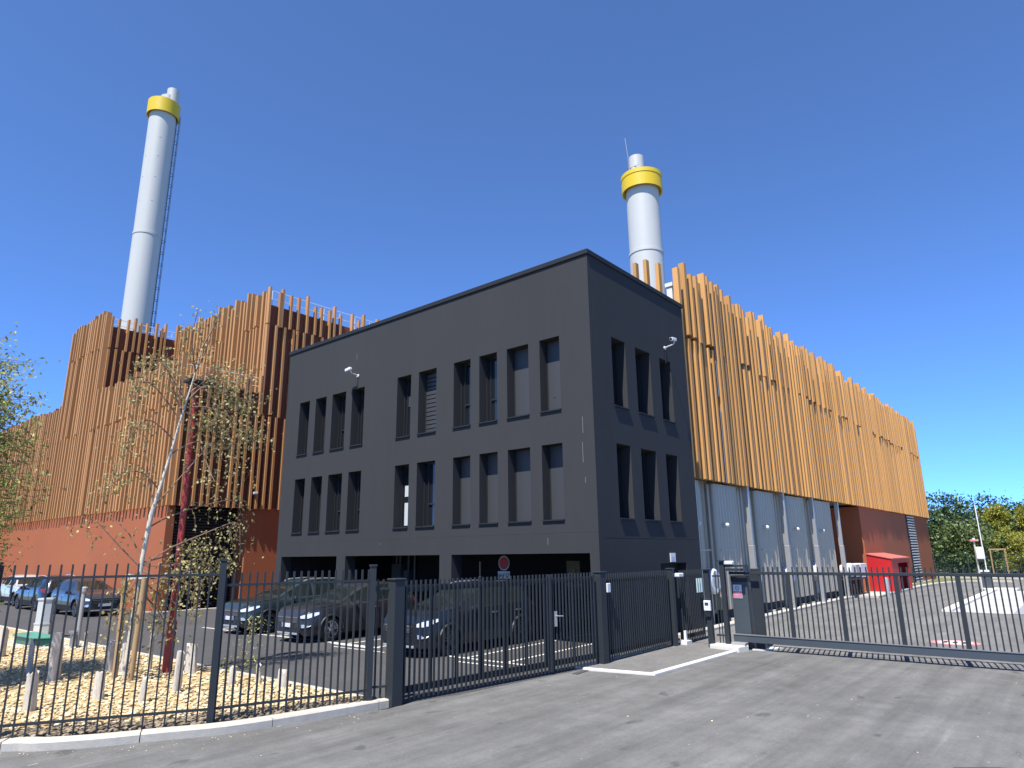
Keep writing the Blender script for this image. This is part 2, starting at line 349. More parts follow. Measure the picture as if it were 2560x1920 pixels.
struct('road_marking', mb, [M['redpaint'], M['paint'], M['ink']])
mb = MB(); mb.prism([(-8.55, 12.05), (-8.42, 12.05), (-8.58, 13.3), (-8.72, 13.3)], -.02, .012); struct('gate_shadow_strip', mb, M['asphaltn'])  # dark strip painting the shadow band under the gate

CRK = MB(); pc = [(-1.6, 9.6), (-1.2, 9.9), (-.75, 10.05), (-.5, 10.35), (.1, 10.5), (.4, 10.9)]
for a, b in zip(pc, pc[1:]): d_ = (Vector(b) - Vector(a)).normalized() * .012; CRK.quad((a[0] + d_.y, a[1] - d_.x, .003), (b[0] + d_.y, b[1] - d_.x, .003), (b[0] - d_.y, b[1] + d_.x, .003), (a[0] - d_.y, a[1] + d_.x, .003))
struct('road_crack', CRK, M['asphaltn'])
# gravel bed and its stones
fl = [(-12.9, -.2), (-11.95, 2.0), (-11.47, 3.1), (-10.9, 4.05), (-10.4, 4.9), (-10.15, 5.35), (-9.75, 6.5), (-9.35, 7.7)]
bed = [(-40, 7.8), (-40, 2.0), (-20, -5), (-15.1, -5)] + [(p[0] - .02, p[1]) for p in fl] + [(-9.5, 7.84)]
g = MB(); g.sheet(bed, .055); struct('gravel_bed', g, M['gravel'])
def inside(p, poly):
    c = False; j = len(poly) - 1
    for i in range(len(poly)):
        if (poly[i][1] > p[1]) != (poly[j][1] > p[1]) and p[0] < (poly[j][0] - poly[i][0]) * (p[1] - poly[i][1]) / (poly[j][1] - poly[i][1]) + poly[i][0]: c = not c
        j = i
    return c
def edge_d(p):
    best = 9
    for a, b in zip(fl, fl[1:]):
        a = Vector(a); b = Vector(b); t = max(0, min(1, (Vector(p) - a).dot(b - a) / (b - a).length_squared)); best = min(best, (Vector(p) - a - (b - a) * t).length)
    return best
ico = bmesh.new(); bmesh.ops.create_icosphere(ico, subdivisions=1, radius=1)
IV = [v.co.copy() for v in ico.verts]; IF = [tuple(v.index for v in f.verts) for f in ico.faces]; ico.free()
def stone(mb, p, s):
    rot = Matrix.Rotation(rnd.uniform(0, 6.3), 3, 'Z') @ Matrix.Rotation(rnd.uniform(-.4, .4), 3, 'X')
    sx, sy, sz = s * rnd.uniform(.8, 1.5), s * rnd.uniform(.6, 1), s * rnd.uniform(.35, .6); i = len(mb.v); mb.tone = rnd.random()
    for v in IV:
        q = rot @ Vector((v.x * sx * rnd.uniform(.8, 1.2), v.y * sy * rnd.uniform(.8, 1.2), v.z * sz)); mb.v.append((p[0] + q.x, p[1] + q.y, p[2] + q.z))
    for f in IF: mb.face(tuple(i + k for k in f))
gs = MB(); gd = MB(); cnt = 0
while cnt < 9000:
    u = rnd.random() ** 1.9; x = -9.6 - u * 17; y = rnd.uniform(-.5, 7.75)
    if not inside((x, y), bed): continue
    e = edge_d((x, y)); cnt += 1
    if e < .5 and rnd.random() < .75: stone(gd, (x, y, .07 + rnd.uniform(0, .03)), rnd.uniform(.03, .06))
    else: stone(gs, (x, y, .065 + rnd.uniform(0, .02)), rnd.uniform(.025, .05))
for k in range(1500):
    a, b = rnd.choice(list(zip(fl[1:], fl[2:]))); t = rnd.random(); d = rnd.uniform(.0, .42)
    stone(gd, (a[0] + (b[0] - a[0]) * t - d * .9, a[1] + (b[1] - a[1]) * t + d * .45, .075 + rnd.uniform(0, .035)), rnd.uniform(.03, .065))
gr = MB()
for k in range(150):
    x, y = rnd.uniform(-9.5, 4), rnd.uniform(3, 16)
    if rnd.random() < .5: a, b = rnd.choice(list(zip(kpc, kpc[1:]))); x, y = a[0] + abs(rnd.gauss(0, .25)) + .06, a[1] - abs(rnd.gauss(0, .1))
    stone(gr, (x, y, .004), rnd.uniform(.005, .013))
stuff('road_grit', gr, M['stone'], 'pale grit scattered over the road in front of the gates', 'grit')
stuff('gravel', gs, M['stone'], 'pale yellow gravel spread over the planting bed behind the fence', 'gravel')
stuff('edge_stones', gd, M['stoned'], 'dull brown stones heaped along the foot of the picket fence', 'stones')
g = MB()
off = [(p[0] - .45, p[1] + .2) for p in fl]; g.sheet([(p[0] - .03, p[1]) for p in fl] + off[::-1], .062); struct('bed_edge_soil', g, M['soil'])

# ------------------------------------------------------------------ the black office block
YF, XR, XL, YB, ZT = 15.0, -9.66, -24.77, 20.95, 10.70
bb = thing('office_building', 'black rendered three storey office block with deep narrow windows and a carport below', 'building', (-17, 18, 0))
WX = [(-23.80, .70), (-22.68, .71), (-21.58, .86), (-20.34, .74), (-17.76, .72), (-16.65, .87), (-14.97, .75), (-13.84, .74), (-12.70, .84), (-11.44, .72)]
WZ = [(3.28, 5.36), (6.32, 8.47)]
WY = [(16.10, .78), (17.47, .93), (19.02, .79)]
OP = [(-24.39, -20.81), (-20.30, -15.52), (-15.0, -9.95)]; ZO = 2.39
holesL = [(x, x + w_, a, b) for a, b in WZ for x, w_ in WX] + [(a, b, -1, ZO) for a, b in OP]
holesR = [(y, y + w_, a, b) for a, b in ((3.30, 5.36), (6.44, 8.48)) for y, w_ in WY] + [(18.23, 19.91, -1, 2.07)]
mb = MB()
grid_wall(mb, XL, XR, 0, ZT, holesL, lambda u, z: (u, YF, z))
grid_wall(mb, YF, YB, 0, ZT, holesR, lambda u, z: (XR, u, z))
mb.quad((XL, YB, 0), (XL, YF, 0), (XL, YF, ZT), (XL, YB, ZT)); mb.quad((XR, YB, 0), (XL, YB, 0), (XL, YB, ZT), (XR, YB, ZT))
mb.quad((XL, YF, ZT), (XR, YF, ZT), (XR, YB, ZT), (XL, YB, ZT))
for a, b in OP:                                  # pier thickness of the carport openings
    mb.quad((a, YF, 0), (a, YF, ZO), (a, YF + .45, ZO), (a, YF + .45, 0)); mb.quad((b, YF, ZO), (b, YF, 0), (b, YF + .45, 0), (b, YF + .45, ZO))
    mb.quad((a, YF, ZO), (b, YF, ZO), (b, YF + .45, ZO), (a, YF + .45, ZO))
for a, b in ((XL + .002, OP[0][0]), (OP[0][1], OP[1][0]), (OP[1][1], OP[2][0]), (OP[2][1], XR - .3)):
    mb.quad((b, YF + .45, 0), (a, YF + .45, 0), (a, YF + .45, ZO), (b, YF + .45, ZO))
obj('wall', mb, M['black'], bb)
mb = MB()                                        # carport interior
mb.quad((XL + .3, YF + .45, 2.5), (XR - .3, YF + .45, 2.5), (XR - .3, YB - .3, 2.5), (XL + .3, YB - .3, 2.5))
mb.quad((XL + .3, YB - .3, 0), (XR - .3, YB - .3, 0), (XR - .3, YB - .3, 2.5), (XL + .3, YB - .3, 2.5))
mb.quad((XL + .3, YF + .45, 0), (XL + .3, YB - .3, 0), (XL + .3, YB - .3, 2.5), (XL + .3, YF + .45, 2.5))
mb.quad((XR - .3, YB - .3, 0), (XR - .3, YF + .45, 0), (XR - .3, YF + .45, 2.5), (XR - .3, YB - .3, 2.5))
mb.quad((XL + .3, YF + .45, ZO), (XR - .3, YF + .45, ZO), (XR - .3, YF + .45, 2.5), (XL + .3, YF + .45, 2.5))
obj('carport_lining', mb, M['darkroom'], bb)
mb = MB(); c = .045
mb.box(XL - c, XR + c, YF - c, YF + .35, ZT + .003, ZT + .15); mb.box(XR - .35, XR + c, YF + .352, YB + c, ZT + .003, ZT + .15)
mb.box(XL - c, XL + .35, YF + .352, YB + c, ZT + .003, ZT + .15)
obj('parapet_coping', mb, M['trim'], bb, bevel=.012)
def window(axis, u0, w_, z0, z1, kind):
    d = .40
    if axis == 'y': P = lambda u, e, z: (u0 + u, YF + e, z)
    else: P = lambda u, e, z: (XR - e, u0 + u, z)
    h = z1 - z0; mb = MB()
    fl_ = (lambda *q: mb.quad(*q)) if axis == 'y' else (lambda *q: mb.quad(*q))
    fl_(P(0, 0, z0), P(0, 0, z1), P(0, d, z1), P(0, d, z0)); fl_(P(w_, 0, z1), P(w_, 0, z0), P(w_, d, z0), P(w_, d, z1))
    fl_(P(0, 0, z1), P(w_, 0, z1), P(w_, d, z1), P(0, d, z1)); fl_(P(w_, 0, z0), P(0, 0, z0), P(0, d, z0), P(w_, d, z0))
    rv = obj('window', mb, M['black'], bb)
    def pb(mb, a, b, e0, e1, c, d2):
        p, q = P(a, e0, c), P(b, e1, d2); mb.box(min(p[0], q[0]), max(p[0], q[0]), min(p[1], q[1]), max(p[1], q[1]), c, d2)
    mb = MB(); t = .05
    pb(mb, .0, t, d - .07, d - .002, z0 + .004, z1 - .002); pb(mb, w_ - t, w_, d - .07, d - .002, z0 + .004, z1 - .002)
    pb(mb, t, w_ - t, d - .07, d - .002, z1 - t, z1 - .002); pb(mb, t, w_ - t, d - .07, d - .002, z0 + .004, z0 + t)
    if kind in ('mull', 'half', 'bar'): pb(mb, w_ * .24, w_ * .24 + .035, d - .072, d - .004, z0 + t, z1 - t)
    if kind == 'bar': pb(mb, w_ * .24 + .036, w_ - t, d - .075, d - .006, z0 + h * .34, z0 + h * .34 + .05)
    obj('frame', mb, M['frame'], rv)
    mb = MB(); mb.quad(P(t, d - .03, z0 + t), P(w_ - t, d - .03, z0 + t), P(w_ - t, d - .03, z1 - t), P(t, d - .03, z1 - t))
    obj('glass', mb, M['glass'], rv)
    if kind == 'shut':
        mb = MB(); n = 1
        for k in range(n):
            za = z0 + t + (h - 2 * t) * k / n; zb = z0 + t + (h - 2 * t) * (k + 1) / n
            pb(mb, .055, w_ - .004, d - .073, d - .055, za - .045, zb + .045)
        obj('shutter', mb, M['window_panel'], rv)
    if kind == 'slat':
        mb = MB(); n = 14
        for k in range(n):
            za = z0 + t + (h - 2 * t) * k / n; pb(mb, .055, w_ - .004, d - .074, d - .056, za + .015, za + (h - 2 * t) / n - .015)
        obj('shutter', mb, M['window_panel'], rv)
    if kind == 'half':
        mb = MB(); pb(mb, w_ * .30, w_ - t, d - .05, d - .04, z0 + h * .52, z0 + h * .70); obj('window_panel', mb, M['window_panel'], rv)
    if kind == 'lit':
        mb = MB(); pb(mb, .15, w_ - t, d - .05, d - .04, z0 + .08, z0 + h * .40); pb(mb, .15, w_ - t, d - .05, d - .04, z0 + h * .5, z0 + h * .68); obj('window_panel', mb, M['lit'], rv)  # bright reflection in the pane, painted as two pale panels
    mb = MB(); p, q = P(-.012, -.05, z0), P(w_ + .012, d - .08, z0)
    mb.box(min(p[0], q[0]), max(p[0], q[0]), min(p[1], q[1]), max(p[1], q[1]), z0 - .03, z0 + .006)
    obj('sill', mb, M['trim'], rv)
kinds = {0: ['mull', 'mull', 'bar', 'bar', 'lit', 'bar', 'shut', 'shut', 'shut', 'shut'], 1: ['mull', 'mull', 'bar', 'mull', 'half', 'slat', 'bar', 'bar', 'shut', 'shut']}
for r_, (a, b) in enumerate(WZ):
    for i, (x, w_) in enumerate(WX): window('y', x, w_, a, b, kinds[r_][i])
for a, b in ((3.30, 5.36), (6.44, 8.48)):
    for y, w_ in WY: window('x', y, w_, a, b, 'none')
mb = MB()                                        # formwork tie holes round the windows
for xx in (-19.0, -17.3, -15.4, -14.0, -12.9, -11.1, -10.35):
    for zz in (2.85, 3.15, 5.75, 5.98, 8.95, 7.4 if xx > -12 else 9.05):
        mb.lathe((xx + rnd.uniform(-.05, .05), YF - .002, zz + rnd.uniform(-.04, .04)), [(.022, 0), (.022, .004)], 8, 'y')
for yy in (15.35, 16.0, 17.2, 18.75):
    for zz in (3.1, 5.9, 9.0): mb.lathe((XR - .002, yy + rnd.uniform(-.05, .05), zz), [(.02, 0), (.02, .004)], 8, 'x')
obj('tie_holes', mb, M['dark'], bb)
mb = MB()
for x, z0, z1 in ((-10.02, 5.55, 6.0), (-10.05, 4.75, 5.3), (-11.3, 2.62, 2.8), (-20.15, 9.6, 9.85), (-10.0, 4.2, 4.35), (-18.4, 2.75, 2.8)): mb.box(x - .007, x + .007, YF - .003, YF - .001, z0, z1)
obj('paint_runs', mb, M['galvd'], bb)
mb = MB(); mb.box(XL + .1, XR - .02, YF - .003, YF - .001, 2.93, 2.945); mb.box(XR + .001, XR + .003, YF + .3, YB - .3, 2.78, 2.795)
obj('render_joint', mb, M['dark'], bb)
mb = MB(); mb.quad((XR - .35, 18.23, 0), (XR - .35, 19.91, 0), (XR - .35, 19.91, 2.07), (XR - .35, 18.23, 2.07))
mb.quad((XR, 18.23, 0), (XR, 18.23, 2.07), (XR - .35, 18.23, 2.07), (XR - .35, 18.23, 0)); mb.quad((XR, 19.91, 2.07), (XR, 19.91, 0), (XR - .35, 19.91, 0), (XR - .35, 19.91, 2.07))
mb.quad((XR, 18.23, 2.07), (XR, 19.91, 2.07), (XR - .35, 19.91, 2.07), (XR - .35, 18.23, 2.07)); obj('doorway', mb, M['dark'], bb)
mb = MB(); mb.box(XR, XR + .02, 18.84, 19.17, 2.10, 2.36); mb.mi = 1; mb.box(XR + .02, XR + .023, 18.90, 19.11, 2.13, 2.26)
tag(obj('notice_plate', mb, [M['plast'], M['lilac']]), 'small white and lilac notice plate above the side door of the black building', 'plate')

# in the carport
def carport_sign():
    t = thing('traffic_sign', 'round dark red sign on a pole in the shaded carport, plate below it', 'sign', (-15.03, 17.5, 0))
    mb = MB(); mb.tube([(-15.03, 17.54, 0), (-15.03, 17.54, 2.3)], .03); obj('pole', mb, M['galvd'], t)
    mb = MB(); mb.lathe((-15.03, 17.5, 2.1), [(.235, -.012), (.235, .012)], 32, 'y'); obj('disc_rim', mb, M['galv'], t)
    mb = MB(); mb.lathe((-15.03, 17.485, 2.1), [(.205, -.004), (.205, .003)], 32, 'y'); obj('disc_face', mb, M['signred'], t)
    mb = MB(); mb.box(-15.29, -14.77, 17.48, 17.5, 1.60, 1.84); obj('plate', mb, M['plast'], t)
    cu = bpy.data.curves.new('sauf', 'FONT'); cu.body = 'SAUF'; cu.size = .13; cu.extrude = .002
    tmp = bpy.data.objects.new('tmp', cu); col.objects.link(tmp)
    bpy.context.view_layer.update(); me = bpy.data.meshes.new_from_object(tmp.evaluated_get(bpy.context.evaluated_depsgraph_get()))
    bpy.data.objects.remove(tmp); me.materials.append(M['ink']); lo = bpy.data.objects.new('lettering', me); col.objects.link(lo)
    lo.parent = t; lo.location = (-.245, -.025, 1.675); lo.rotation_euler = (R(90), 0, 0)
    mb = MB(); n = 20
    for k in range(n):
        a, b = 2 * math.pi * k / n, 2 * math.pi * (k + 1) / n
        mb.quad(*[(-14.87 + r_ * math.cos(q), 17.476, 1.72 + .8 * r_ * math.sin(q)) for r_, q in ((.045, a), (.07, a), (.07, b), (.045, b))])
    obj('symbol', mb, M['ink'], t)
carport_sign()
t = thing('marker_post', 'thin pole with a white lower half standing in the dark carport', 'post', (-17.4, 18.9, 0))
mb = MB(); mb.tube([(-17.4, 18.9, 1.62), (-17.4, 18.9, 2.14)], .035); obj('upper_pole', mb, M['cream'], t)
mb = MB(); mb.tube([(-17.4, 18.9, 0), (-17.4, 18.9, 1.62)], .05); obj('lower_pole', mb, M['plast'], t)
t = thing('notice_board', 'dim brown notice board on the back wall of the carport beside its last pier', 'board', (-14.4, 20.6, 1.5))
mb = MB(); mb.box(-14.7, -14.12, 20.60, 20.64, 1.2, 2.12); obj('board', mb, mat('brown_board', (.30, .22, .12), .7, n=.4, ns=6), t)
mb = MB(); mb.box(-14.42, -14.34, 20.57, 20.598, 1.66, 1.84); mb.box(-14.38, -14.28, 20.572, 20.598, 1.5, 1.64); obj('yellow_note', mb, M['yellow'], t)
t = thing('meter_cabinet', 'grey meter cabinets with risers on the back wall of the carport behind the first bay', 'cabinet', (-30.9, 20.6, 1.2))
t.location = (-23.6, 20.5, 1.0); OFF[t.name] = Vector(t.location)
mb = MB(); mb.box(-24.1, -23.5, 20.35, 20.63, 1.2, 2.0); mb.box(-23.35, -23.0, 20.4, 20.63, 1.1, 1.75); obj('cabinet_body', mb, M['galvd'], t)
mb = MB()
for x in (-24.0, -23.75, -23.2, -22.8): mb.tube([(x, 20.55, .2), (x, 20.55, 2.48)], .05)
obj('riser_pipes', mb, M['galvd'], t)

def security_camera(pt, axis, label):
    t = thing('security_camera', label, 'camera', pt)
    d = Vector((0, -1, 0)) if axis == 'y' else Vector((1, 0, 0)); s_ = Vector((1, 0, 0)) if axis == 'y' else Vector((0, 1, 0)); p = Vector(pt)
    mb = MB(); mb.tube([p - d * .02, p + d * .32 + Vector((0, 0, .06)), p + d * .38 + Vector((0, 0, .16))], .022, 8); mb.lathe(p, [(.06, -.03), (.06, .03)], 12, axis); obj('bracket', mb, M['plast'], t, smooth=40)
    q = p + d * .38 + Vector((0, 0, .17)); mb = MB(); mb.bar(q - s_ * -.04 + Vector((0, 0, .04)), q - s_ * .26, .12, .11); obj('housing', mb, M['plast'], t, bevel=.02)
    mb = MB(); mb.tube([q - s_ * .26, q - s_ * .285], .042, 12); obj('lens', mb, M['frame'], t)
    mb = MB(); e = p + Vector((0, 0, -.03)); mb.tube([e + d * .02, e + d * .015 + Vector((0, 0, -.5))], .012, 6); obj('cable', mb, M['frame'], t)
security_camera((-20.02, 15.0, 8.95), 'y', 'white security camera on the long front of the black building above its top windows')
security_camera((-9.66, 19.45, 8.9), 'x', 'white security camera above the last top window on the narrow side of the black building')

# ------------------------------------------------------------------ timber clad halls
def battens(mb, face, fixed, u0, u1, pitch, levels, sign, jit=.12, dep=.235, wid=.14, tops=(0, .75), gap=.02, split=.45):
    """upright boards proud of a wall. face 'y': wall faces -Y at y=fixed; 'x': wall faces +X at x=fixed.
    levels: list of z breaks; last level ends raggedly"""
    u = u0
    while u < u1:
        w_ = wid * rnd.choice((.8, 1, 1, 1.25)); dd = dep * rnd.choice((.85, 1, 1, 1.1))
        lv = [levels[0]] + [q for q in levels[1:-1] if rnd.random() < split] + [levels[-1]]; mem = 0
        for k in range(len(lv) - 1):
            z0, z1 = lv[k], lv[k + 1]; last = k == len(lv) - 2
            if k: z0 += rnd.uniform(-.06, .16)
            if last: z1 = z1 - rnd.uniform(*tops)
            s_ = (rnd.choice((0, .06, -.06, .12, -.12)) if k else 0); mb.tone = rnd.random()
            a, b = u + s_ - w_ / 2, u + s_ + w_ / 2; d0 = gap; d1 = gap + dd * (1 if not s_ else 1.12)
            if face == 'y': mb.box(a, b, fixed - d1, fixed - d0, z0 + .012, z1)
            else: mb.box(fixed + d0, fixed + d1, a, b, z0 + .012, z1)
        u += pitch * rnd.uniform(1 - jit * 2.2, 1 + jit * 2.2)

# right hall
rh = thing('timber_hall', 'long hall clad in golden timber battens right of the black building', 'building', (-20, 42, 0))
XW, YE, YS = -9.93, 64.4, 21.25
mb = MB()
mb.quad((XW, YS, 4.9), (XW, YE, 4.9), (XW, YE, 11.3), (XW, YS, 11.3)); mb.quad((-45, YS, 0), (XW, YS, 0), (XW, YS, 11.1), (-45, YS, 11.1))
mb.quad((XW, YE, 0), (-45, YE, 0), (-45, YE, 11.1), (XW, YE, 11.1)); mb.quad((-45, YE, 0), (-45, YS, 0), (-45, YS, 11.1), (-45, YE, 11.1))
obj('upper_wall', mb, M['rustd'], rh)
XV = -9.88
mb = MB(); mb.quad((XV, 42.9, 0), (XV, YE - .02, 0), (XV, YE - .02, 4.79), (XV, 42.9, 4.79))
mb.quad((-12.5, 42.9, 0), (XV, 42.9, 0), (XV, 42.9, 4.79), (-12.5, 42.9, 4.79)); mb.quad((XV, YE - .02, 0), (-12, YE - .02, 0), (-12, YE - .02, 4.79), (XV, YE - .02, 4.79)); mb.quad((-12, 42.9, 4.79), (XV, 42.9, 4.79), (XV, YE - .02, 4.79), (-12, YE - .02, 4.79)); mb.quad((-12.5, 38.8, 0), (-12.5, 42.9, 0), (-12.5, 42.9, 4.895), (-12.5, 38.8, 4.895))
mb.box(XV + .002, XV + .06, 42.86, 43.6, 0, 2.9)
obj('lower_wall', mb, M['rust'], rh)
mb = MB(); mb.quad((-12.5, YS, 4.9), (-12.5, YE, 4.9), (XW, YE, 4.9), (XW, YS, 4.9)); mb.quad((-45, YS, 10.8), (XW, YS, 10.8), (XW, YE, 10.8), (-45, YE, 10.8)); obj('roof', mb, M['roof'], rh)
mb = MB(); y = YS
while y < 38.7:
    mb.quad((-10.40, y, .3), (-10.40, y + .16, .3), (-10.40, y + .16, 4.88), (-10.40, y, 4.88)); mb.quad((-10.40, y + .16, .3), (-10.35, y + .18, .3), (-10.35, y + .18, 4.88), (-10.40, y + .16, 4.88)); mb.quad((-10.35, y + .18, .3), (-10.35, y + .30, .3), (-10.35, y + .30, 4.88), (-10.35, y + .18, 4.88)); mb.quad((-10.35, y + .30, .3), (-10.40, y + .32, .3), (-10.40, y + .32, 4.88), (-10.35, y + .30, 4.88)); y += .32
obj('bay_back_wall', mb, M['silo'], rh)
mb = MB(); battens(mb, 'x', XW, 21.08, 64.5, .385, [4.78, 9.74, 12.85], 1, jit=.16, tops=(.0, .75), split=.55); obj('batten_cladding', mb, M['wood'], rh)
mb = MB()
for x, zt in ((-11.44, 13.0), (-11.0, 13.0), (-10.52, 12.72)) + tuple((-12.3 - k * .8, 12.6 + rnd.uniform(-.3, .3)) for k in range(14)): mb.tone = rnd.random(); mb.box(x - .07, x + .07, YS - .24, YS - .02, 9.7, zt)
obj('end_battens', mb, M['wood'], rh)
mb = MB()
for y, z1, z0 in ((23.75, 11.9, 8.0), (26.6, 10.2, 8.2), (28.6, 11.2, 9.0), (23.75, 7.6, 4.8), (26.6, 8.0, 6.2)):
    mb = MB(); mb.tube([(-9.73, y, z0), (-9.73, y, z1)], .028, 8); obj('downpipe', mb, M['galvd'], rh, smooth=40)
mb = MB(); n = 25; zf = 4.7 / n
for k in range(n):
    z0 = .08 + k * zf; mb.quad((XV + .012, 55.9, z0), (XV + .012, 58.5, z0), (XV + .10, 58.5, z0 + .03), (XV + .10, 55.9, z0 + .03)); mb.quad((XV + .10, 55.9, z0 + .03), (XV + .10, 58.5, z0 + .03), (XV + .10, 58.5, z0 + .085), (XV + .10, 55.9, z0 + .085)); mb.quad((XV + .10, 55.9, z0 + .085), (XV + .10, 58.5, z0 + .085), (XV + .06, 58.5, z0 + .10), (XV + .06, 55.9, z0 + .10))
lo = obj('louvre', mb, M['plast'], rh)
mb = MB(); mb.quad((XV + .008, 55.85, .05), (XV + .008, 58.55, .05), (XV + .008, 58.55, 4.76), (XV + .008, 55.85, 4.76)); obj('louvre_backing', mb, M['dark'], lo)

mb = MB(); mb.box(-10.62, -10.40, 21.9, 22.3, 10.8, 12.05); mb.box(-10.66, -10.36, 21.86, 22.34, 12.052, 12.2)
tag(obj('roof_duct', mb, M['plast']), 'small white duct on the hall roof beside the first tall batten', 'duct')

# ribbed steel silos under its overhang
def silo(y0, y1, idx, label):
    t = thing('ribbed_silo', label, 'silo', (-10.8, (y0 + y1) / 2, 0), 0, 'ribbed steel silos under the timber hall')
    xf, xb, r = -10.04, -12.2, .16; pts = []
    def ribs(a, b, n):
        a = Vector(a); b = Vector(b); d = (b - a); nn = Vector((d.y, -d.x)).normalized(); out = []
        for k in range(n * 4):
            out.append(a + d * k / (n * 4) + nn * (.045 if k % 4 in (1, 2) else 0))
        return out
    pts = [Vector((xb, y0))] + ribs((xb, y0), (xf - r, y0), 9)
    for k in range(7): a = -math.pi / 2 + k * math.pi / 12; pts.append(Vector((xf - r + r * math.cos(a), y0 + r + r * math.sin(a))))
    pts += ribs((xf, y0 + r), (xf, y1 - r), max(5, int((y1 - y0) * 3.4)))
    for k in range(7): a = k * math.pi / 12; pts.append(Vector((xf - r + r * math.cos(a), y1 - r + r * math.sin(a))))
    pts += [Vector((xb, y1))]
    mb = MB()
    for p, q in zip(pts, pts[1:]): mb.quad((p.x, p.y, .42), (q.x, q.y, .42), (q.x, q.y, 4.76), (p.x, p.y, 4.76))
    mb.sheet([(p.x, p.y) for p in reversed(pts)], .42); mb.sheet([(p.x, p.y) for p in pts], 4.76)
    obj('shell', mb, M['silo'], t)
    mb = MB(); mb.box(-12, -10.25, y0 + .1, y1 - .1, -.02, .41); obj('base_frame', mb, M['dark'], t)
    mb = MB(); mb.box(-10.2, -9.9, y0 + .5, y0 + .75, 0, .12); mb.box(-10.2, -9.9, y1 - .6, y1 - .35, 0, .12); obj('foot', mb, M['kerb'], t)
    mb = MB(); mb.lathe((xf - .05, y0 + .45, 3.3), [(.03, 0), (.03, .2)], 10, 'x'); mb.lathe((xf + .17, y0 + .45, 3.3), [(.02, -.08), (.075, -.03), (.085, .02), (.06, .06), (.01, .08)], 12, 'x'); obj('level_probe', mb, M['plast'], t, smooth=50)
    mb = MB(); mb.box(xf + .002, xf + .03, y0 + .1, y0 + 1.6, 2.42, 2.45); obj('seam_bar', mb, M['galv'], t)
nm = ['ribbed steel silo touching the black building, first of the row', 'second ribbed silo of the row, behind the cabinet of the sliding gate', 'third ribbed silo of the row, between two pale pipes', 'fourth ribbed silo of the row, second from its far end', 'last ribbed silo of the row, next to the dark red recess']
for i, (a, b) in enumerate(((20.99, 22.15), (23.35, 25.5), (27.35, 29.5), (31.15, 33.55), (34.95, 37.85))): silo(a, b, i, nm[i])
fn = ['nearest white blower drum, beside the intercom post', 'white blower drum between the second and third silos', 'white blower drum between the third and fourth silos', 'farthest white blower drum, before the last silo']
for i, y in enumerate((22.6, 26.45, 30.35, 34.3)):
    t = thing('blower_drum', fn[i], 'blower', (-10.1, y, 1.4), 0, 'white blower drums between the silos')
    mb = MB(); mb.lathe((-10.6, y, 1.4), [(.40, 0), (.42, .04), (.42, .62), (.36, .68)], 24, 'x'); obj('drum', mb, M['plast'], t, smooth=40)
    mb = MB(); mb.lathe((-9.94, y, 1.4), [(.26, 0), (.24, .02), (.1, .03)], 20, 'x'); obj('inlet', mb, M['galv'], t, smooth=40)
    mb = MB(); mb.box(-10.5, -10.2, y - .25, y - .18, -.02, 1.1); mb.box(-10.5, -10.2, y + .18, y + .25, -.02, 1.1); obj('stand', mb, M['galv'], t)
pn = ['pale galvanised pipe that stops short behind the gate cabinet', 'pale galvanised pipe after the third silo', 'pale galvanised pipe after the fourth silo', 'pale galvanised pipe at the end of the silo row']
for i, (y, z0) in enumerate(((25.75, 1.05), (29.75, 0), (33.8, 0), (38.05, 0))):
    mb = MB(); mb.box(-9.92, -9.72, y - .075, y + .075, 2.6, 4.8); mb.box(-9.90, -9.70, y - .095, y + .095, z0, 2.598)
    tag(obj('galvanised_downpipe', mb, M['galv'], bevel=.015), pn[i], 'pipe', 'pale pipes between the silos')
t = thing('blower_unit', 'white twin blower unit on a dark frame between the silos and the red shelter', 'machine', (-9.7, 40, 0))
mb = MB(); mb.lathe((-10.1, 38.6, 1.35), [(.34, 0), (.36, .03), (.36, .5), (.3, .55)], 20, 'x'); obj('drum', mb, M['plast'], t, smooth=40)
mb = MB(); mb.box(-10.1, -9.5, 39.1, 39.9, 1.0, 1.62); obj('grey_casing', mb, M['galv'], t, bevel=.02)
mb = MB(); mb.box(-10.1, -9.5, 40.0, 41.3, .95, 1.66); obj('white_casing', mb, M['plast'], t, bevel=.02)
mb = MB()
for y in (38.5, 39.5, 41.0): mb.box(-10.0, -9.94, y, y + .06, .1, 1.1); mb.box(-9.6, -9.54, y, y + .06, .1, 1.1)
mb.box(-10.1, -9.5, 38.4, 41.2, .88, .945); obj('stand', mb, M['dark'], t)

# left hall
lh = thing('stepped_hall', 'stepped terracotta hall behind timber battens at the left, with a dark roller door', 'building', (-40, 18, 0))
YW, XF = 14.25, -32.95                                 # wall planes behind the battens
LV, JT, T1, T2 = 4.8, 9.72, 12.05, 17.25
mb = MB()
def q4(mb, a, b, z0, z1): mb.quad((a[0], a[1], z0), (b[0], b[1], z0), (b[0], b[1], z1), (a[0], a[1], z1))
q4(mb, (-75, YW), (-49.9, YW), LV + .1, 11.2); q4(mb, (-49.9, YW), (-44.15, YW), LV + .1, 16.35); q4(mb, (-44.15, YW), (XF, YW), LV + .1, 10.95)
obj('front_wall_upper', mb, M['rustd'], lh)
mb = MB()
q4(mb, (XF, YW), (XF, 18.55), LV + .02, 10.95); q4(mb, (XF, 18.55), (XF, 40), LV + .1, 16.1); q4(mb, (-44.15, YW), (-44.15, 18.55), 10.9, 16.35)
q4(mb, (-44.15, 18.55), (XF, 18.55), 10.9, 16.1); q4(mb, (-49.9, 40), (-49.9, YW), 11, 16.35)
obj('side_wall_upper', mb, M['rustd'], lh)
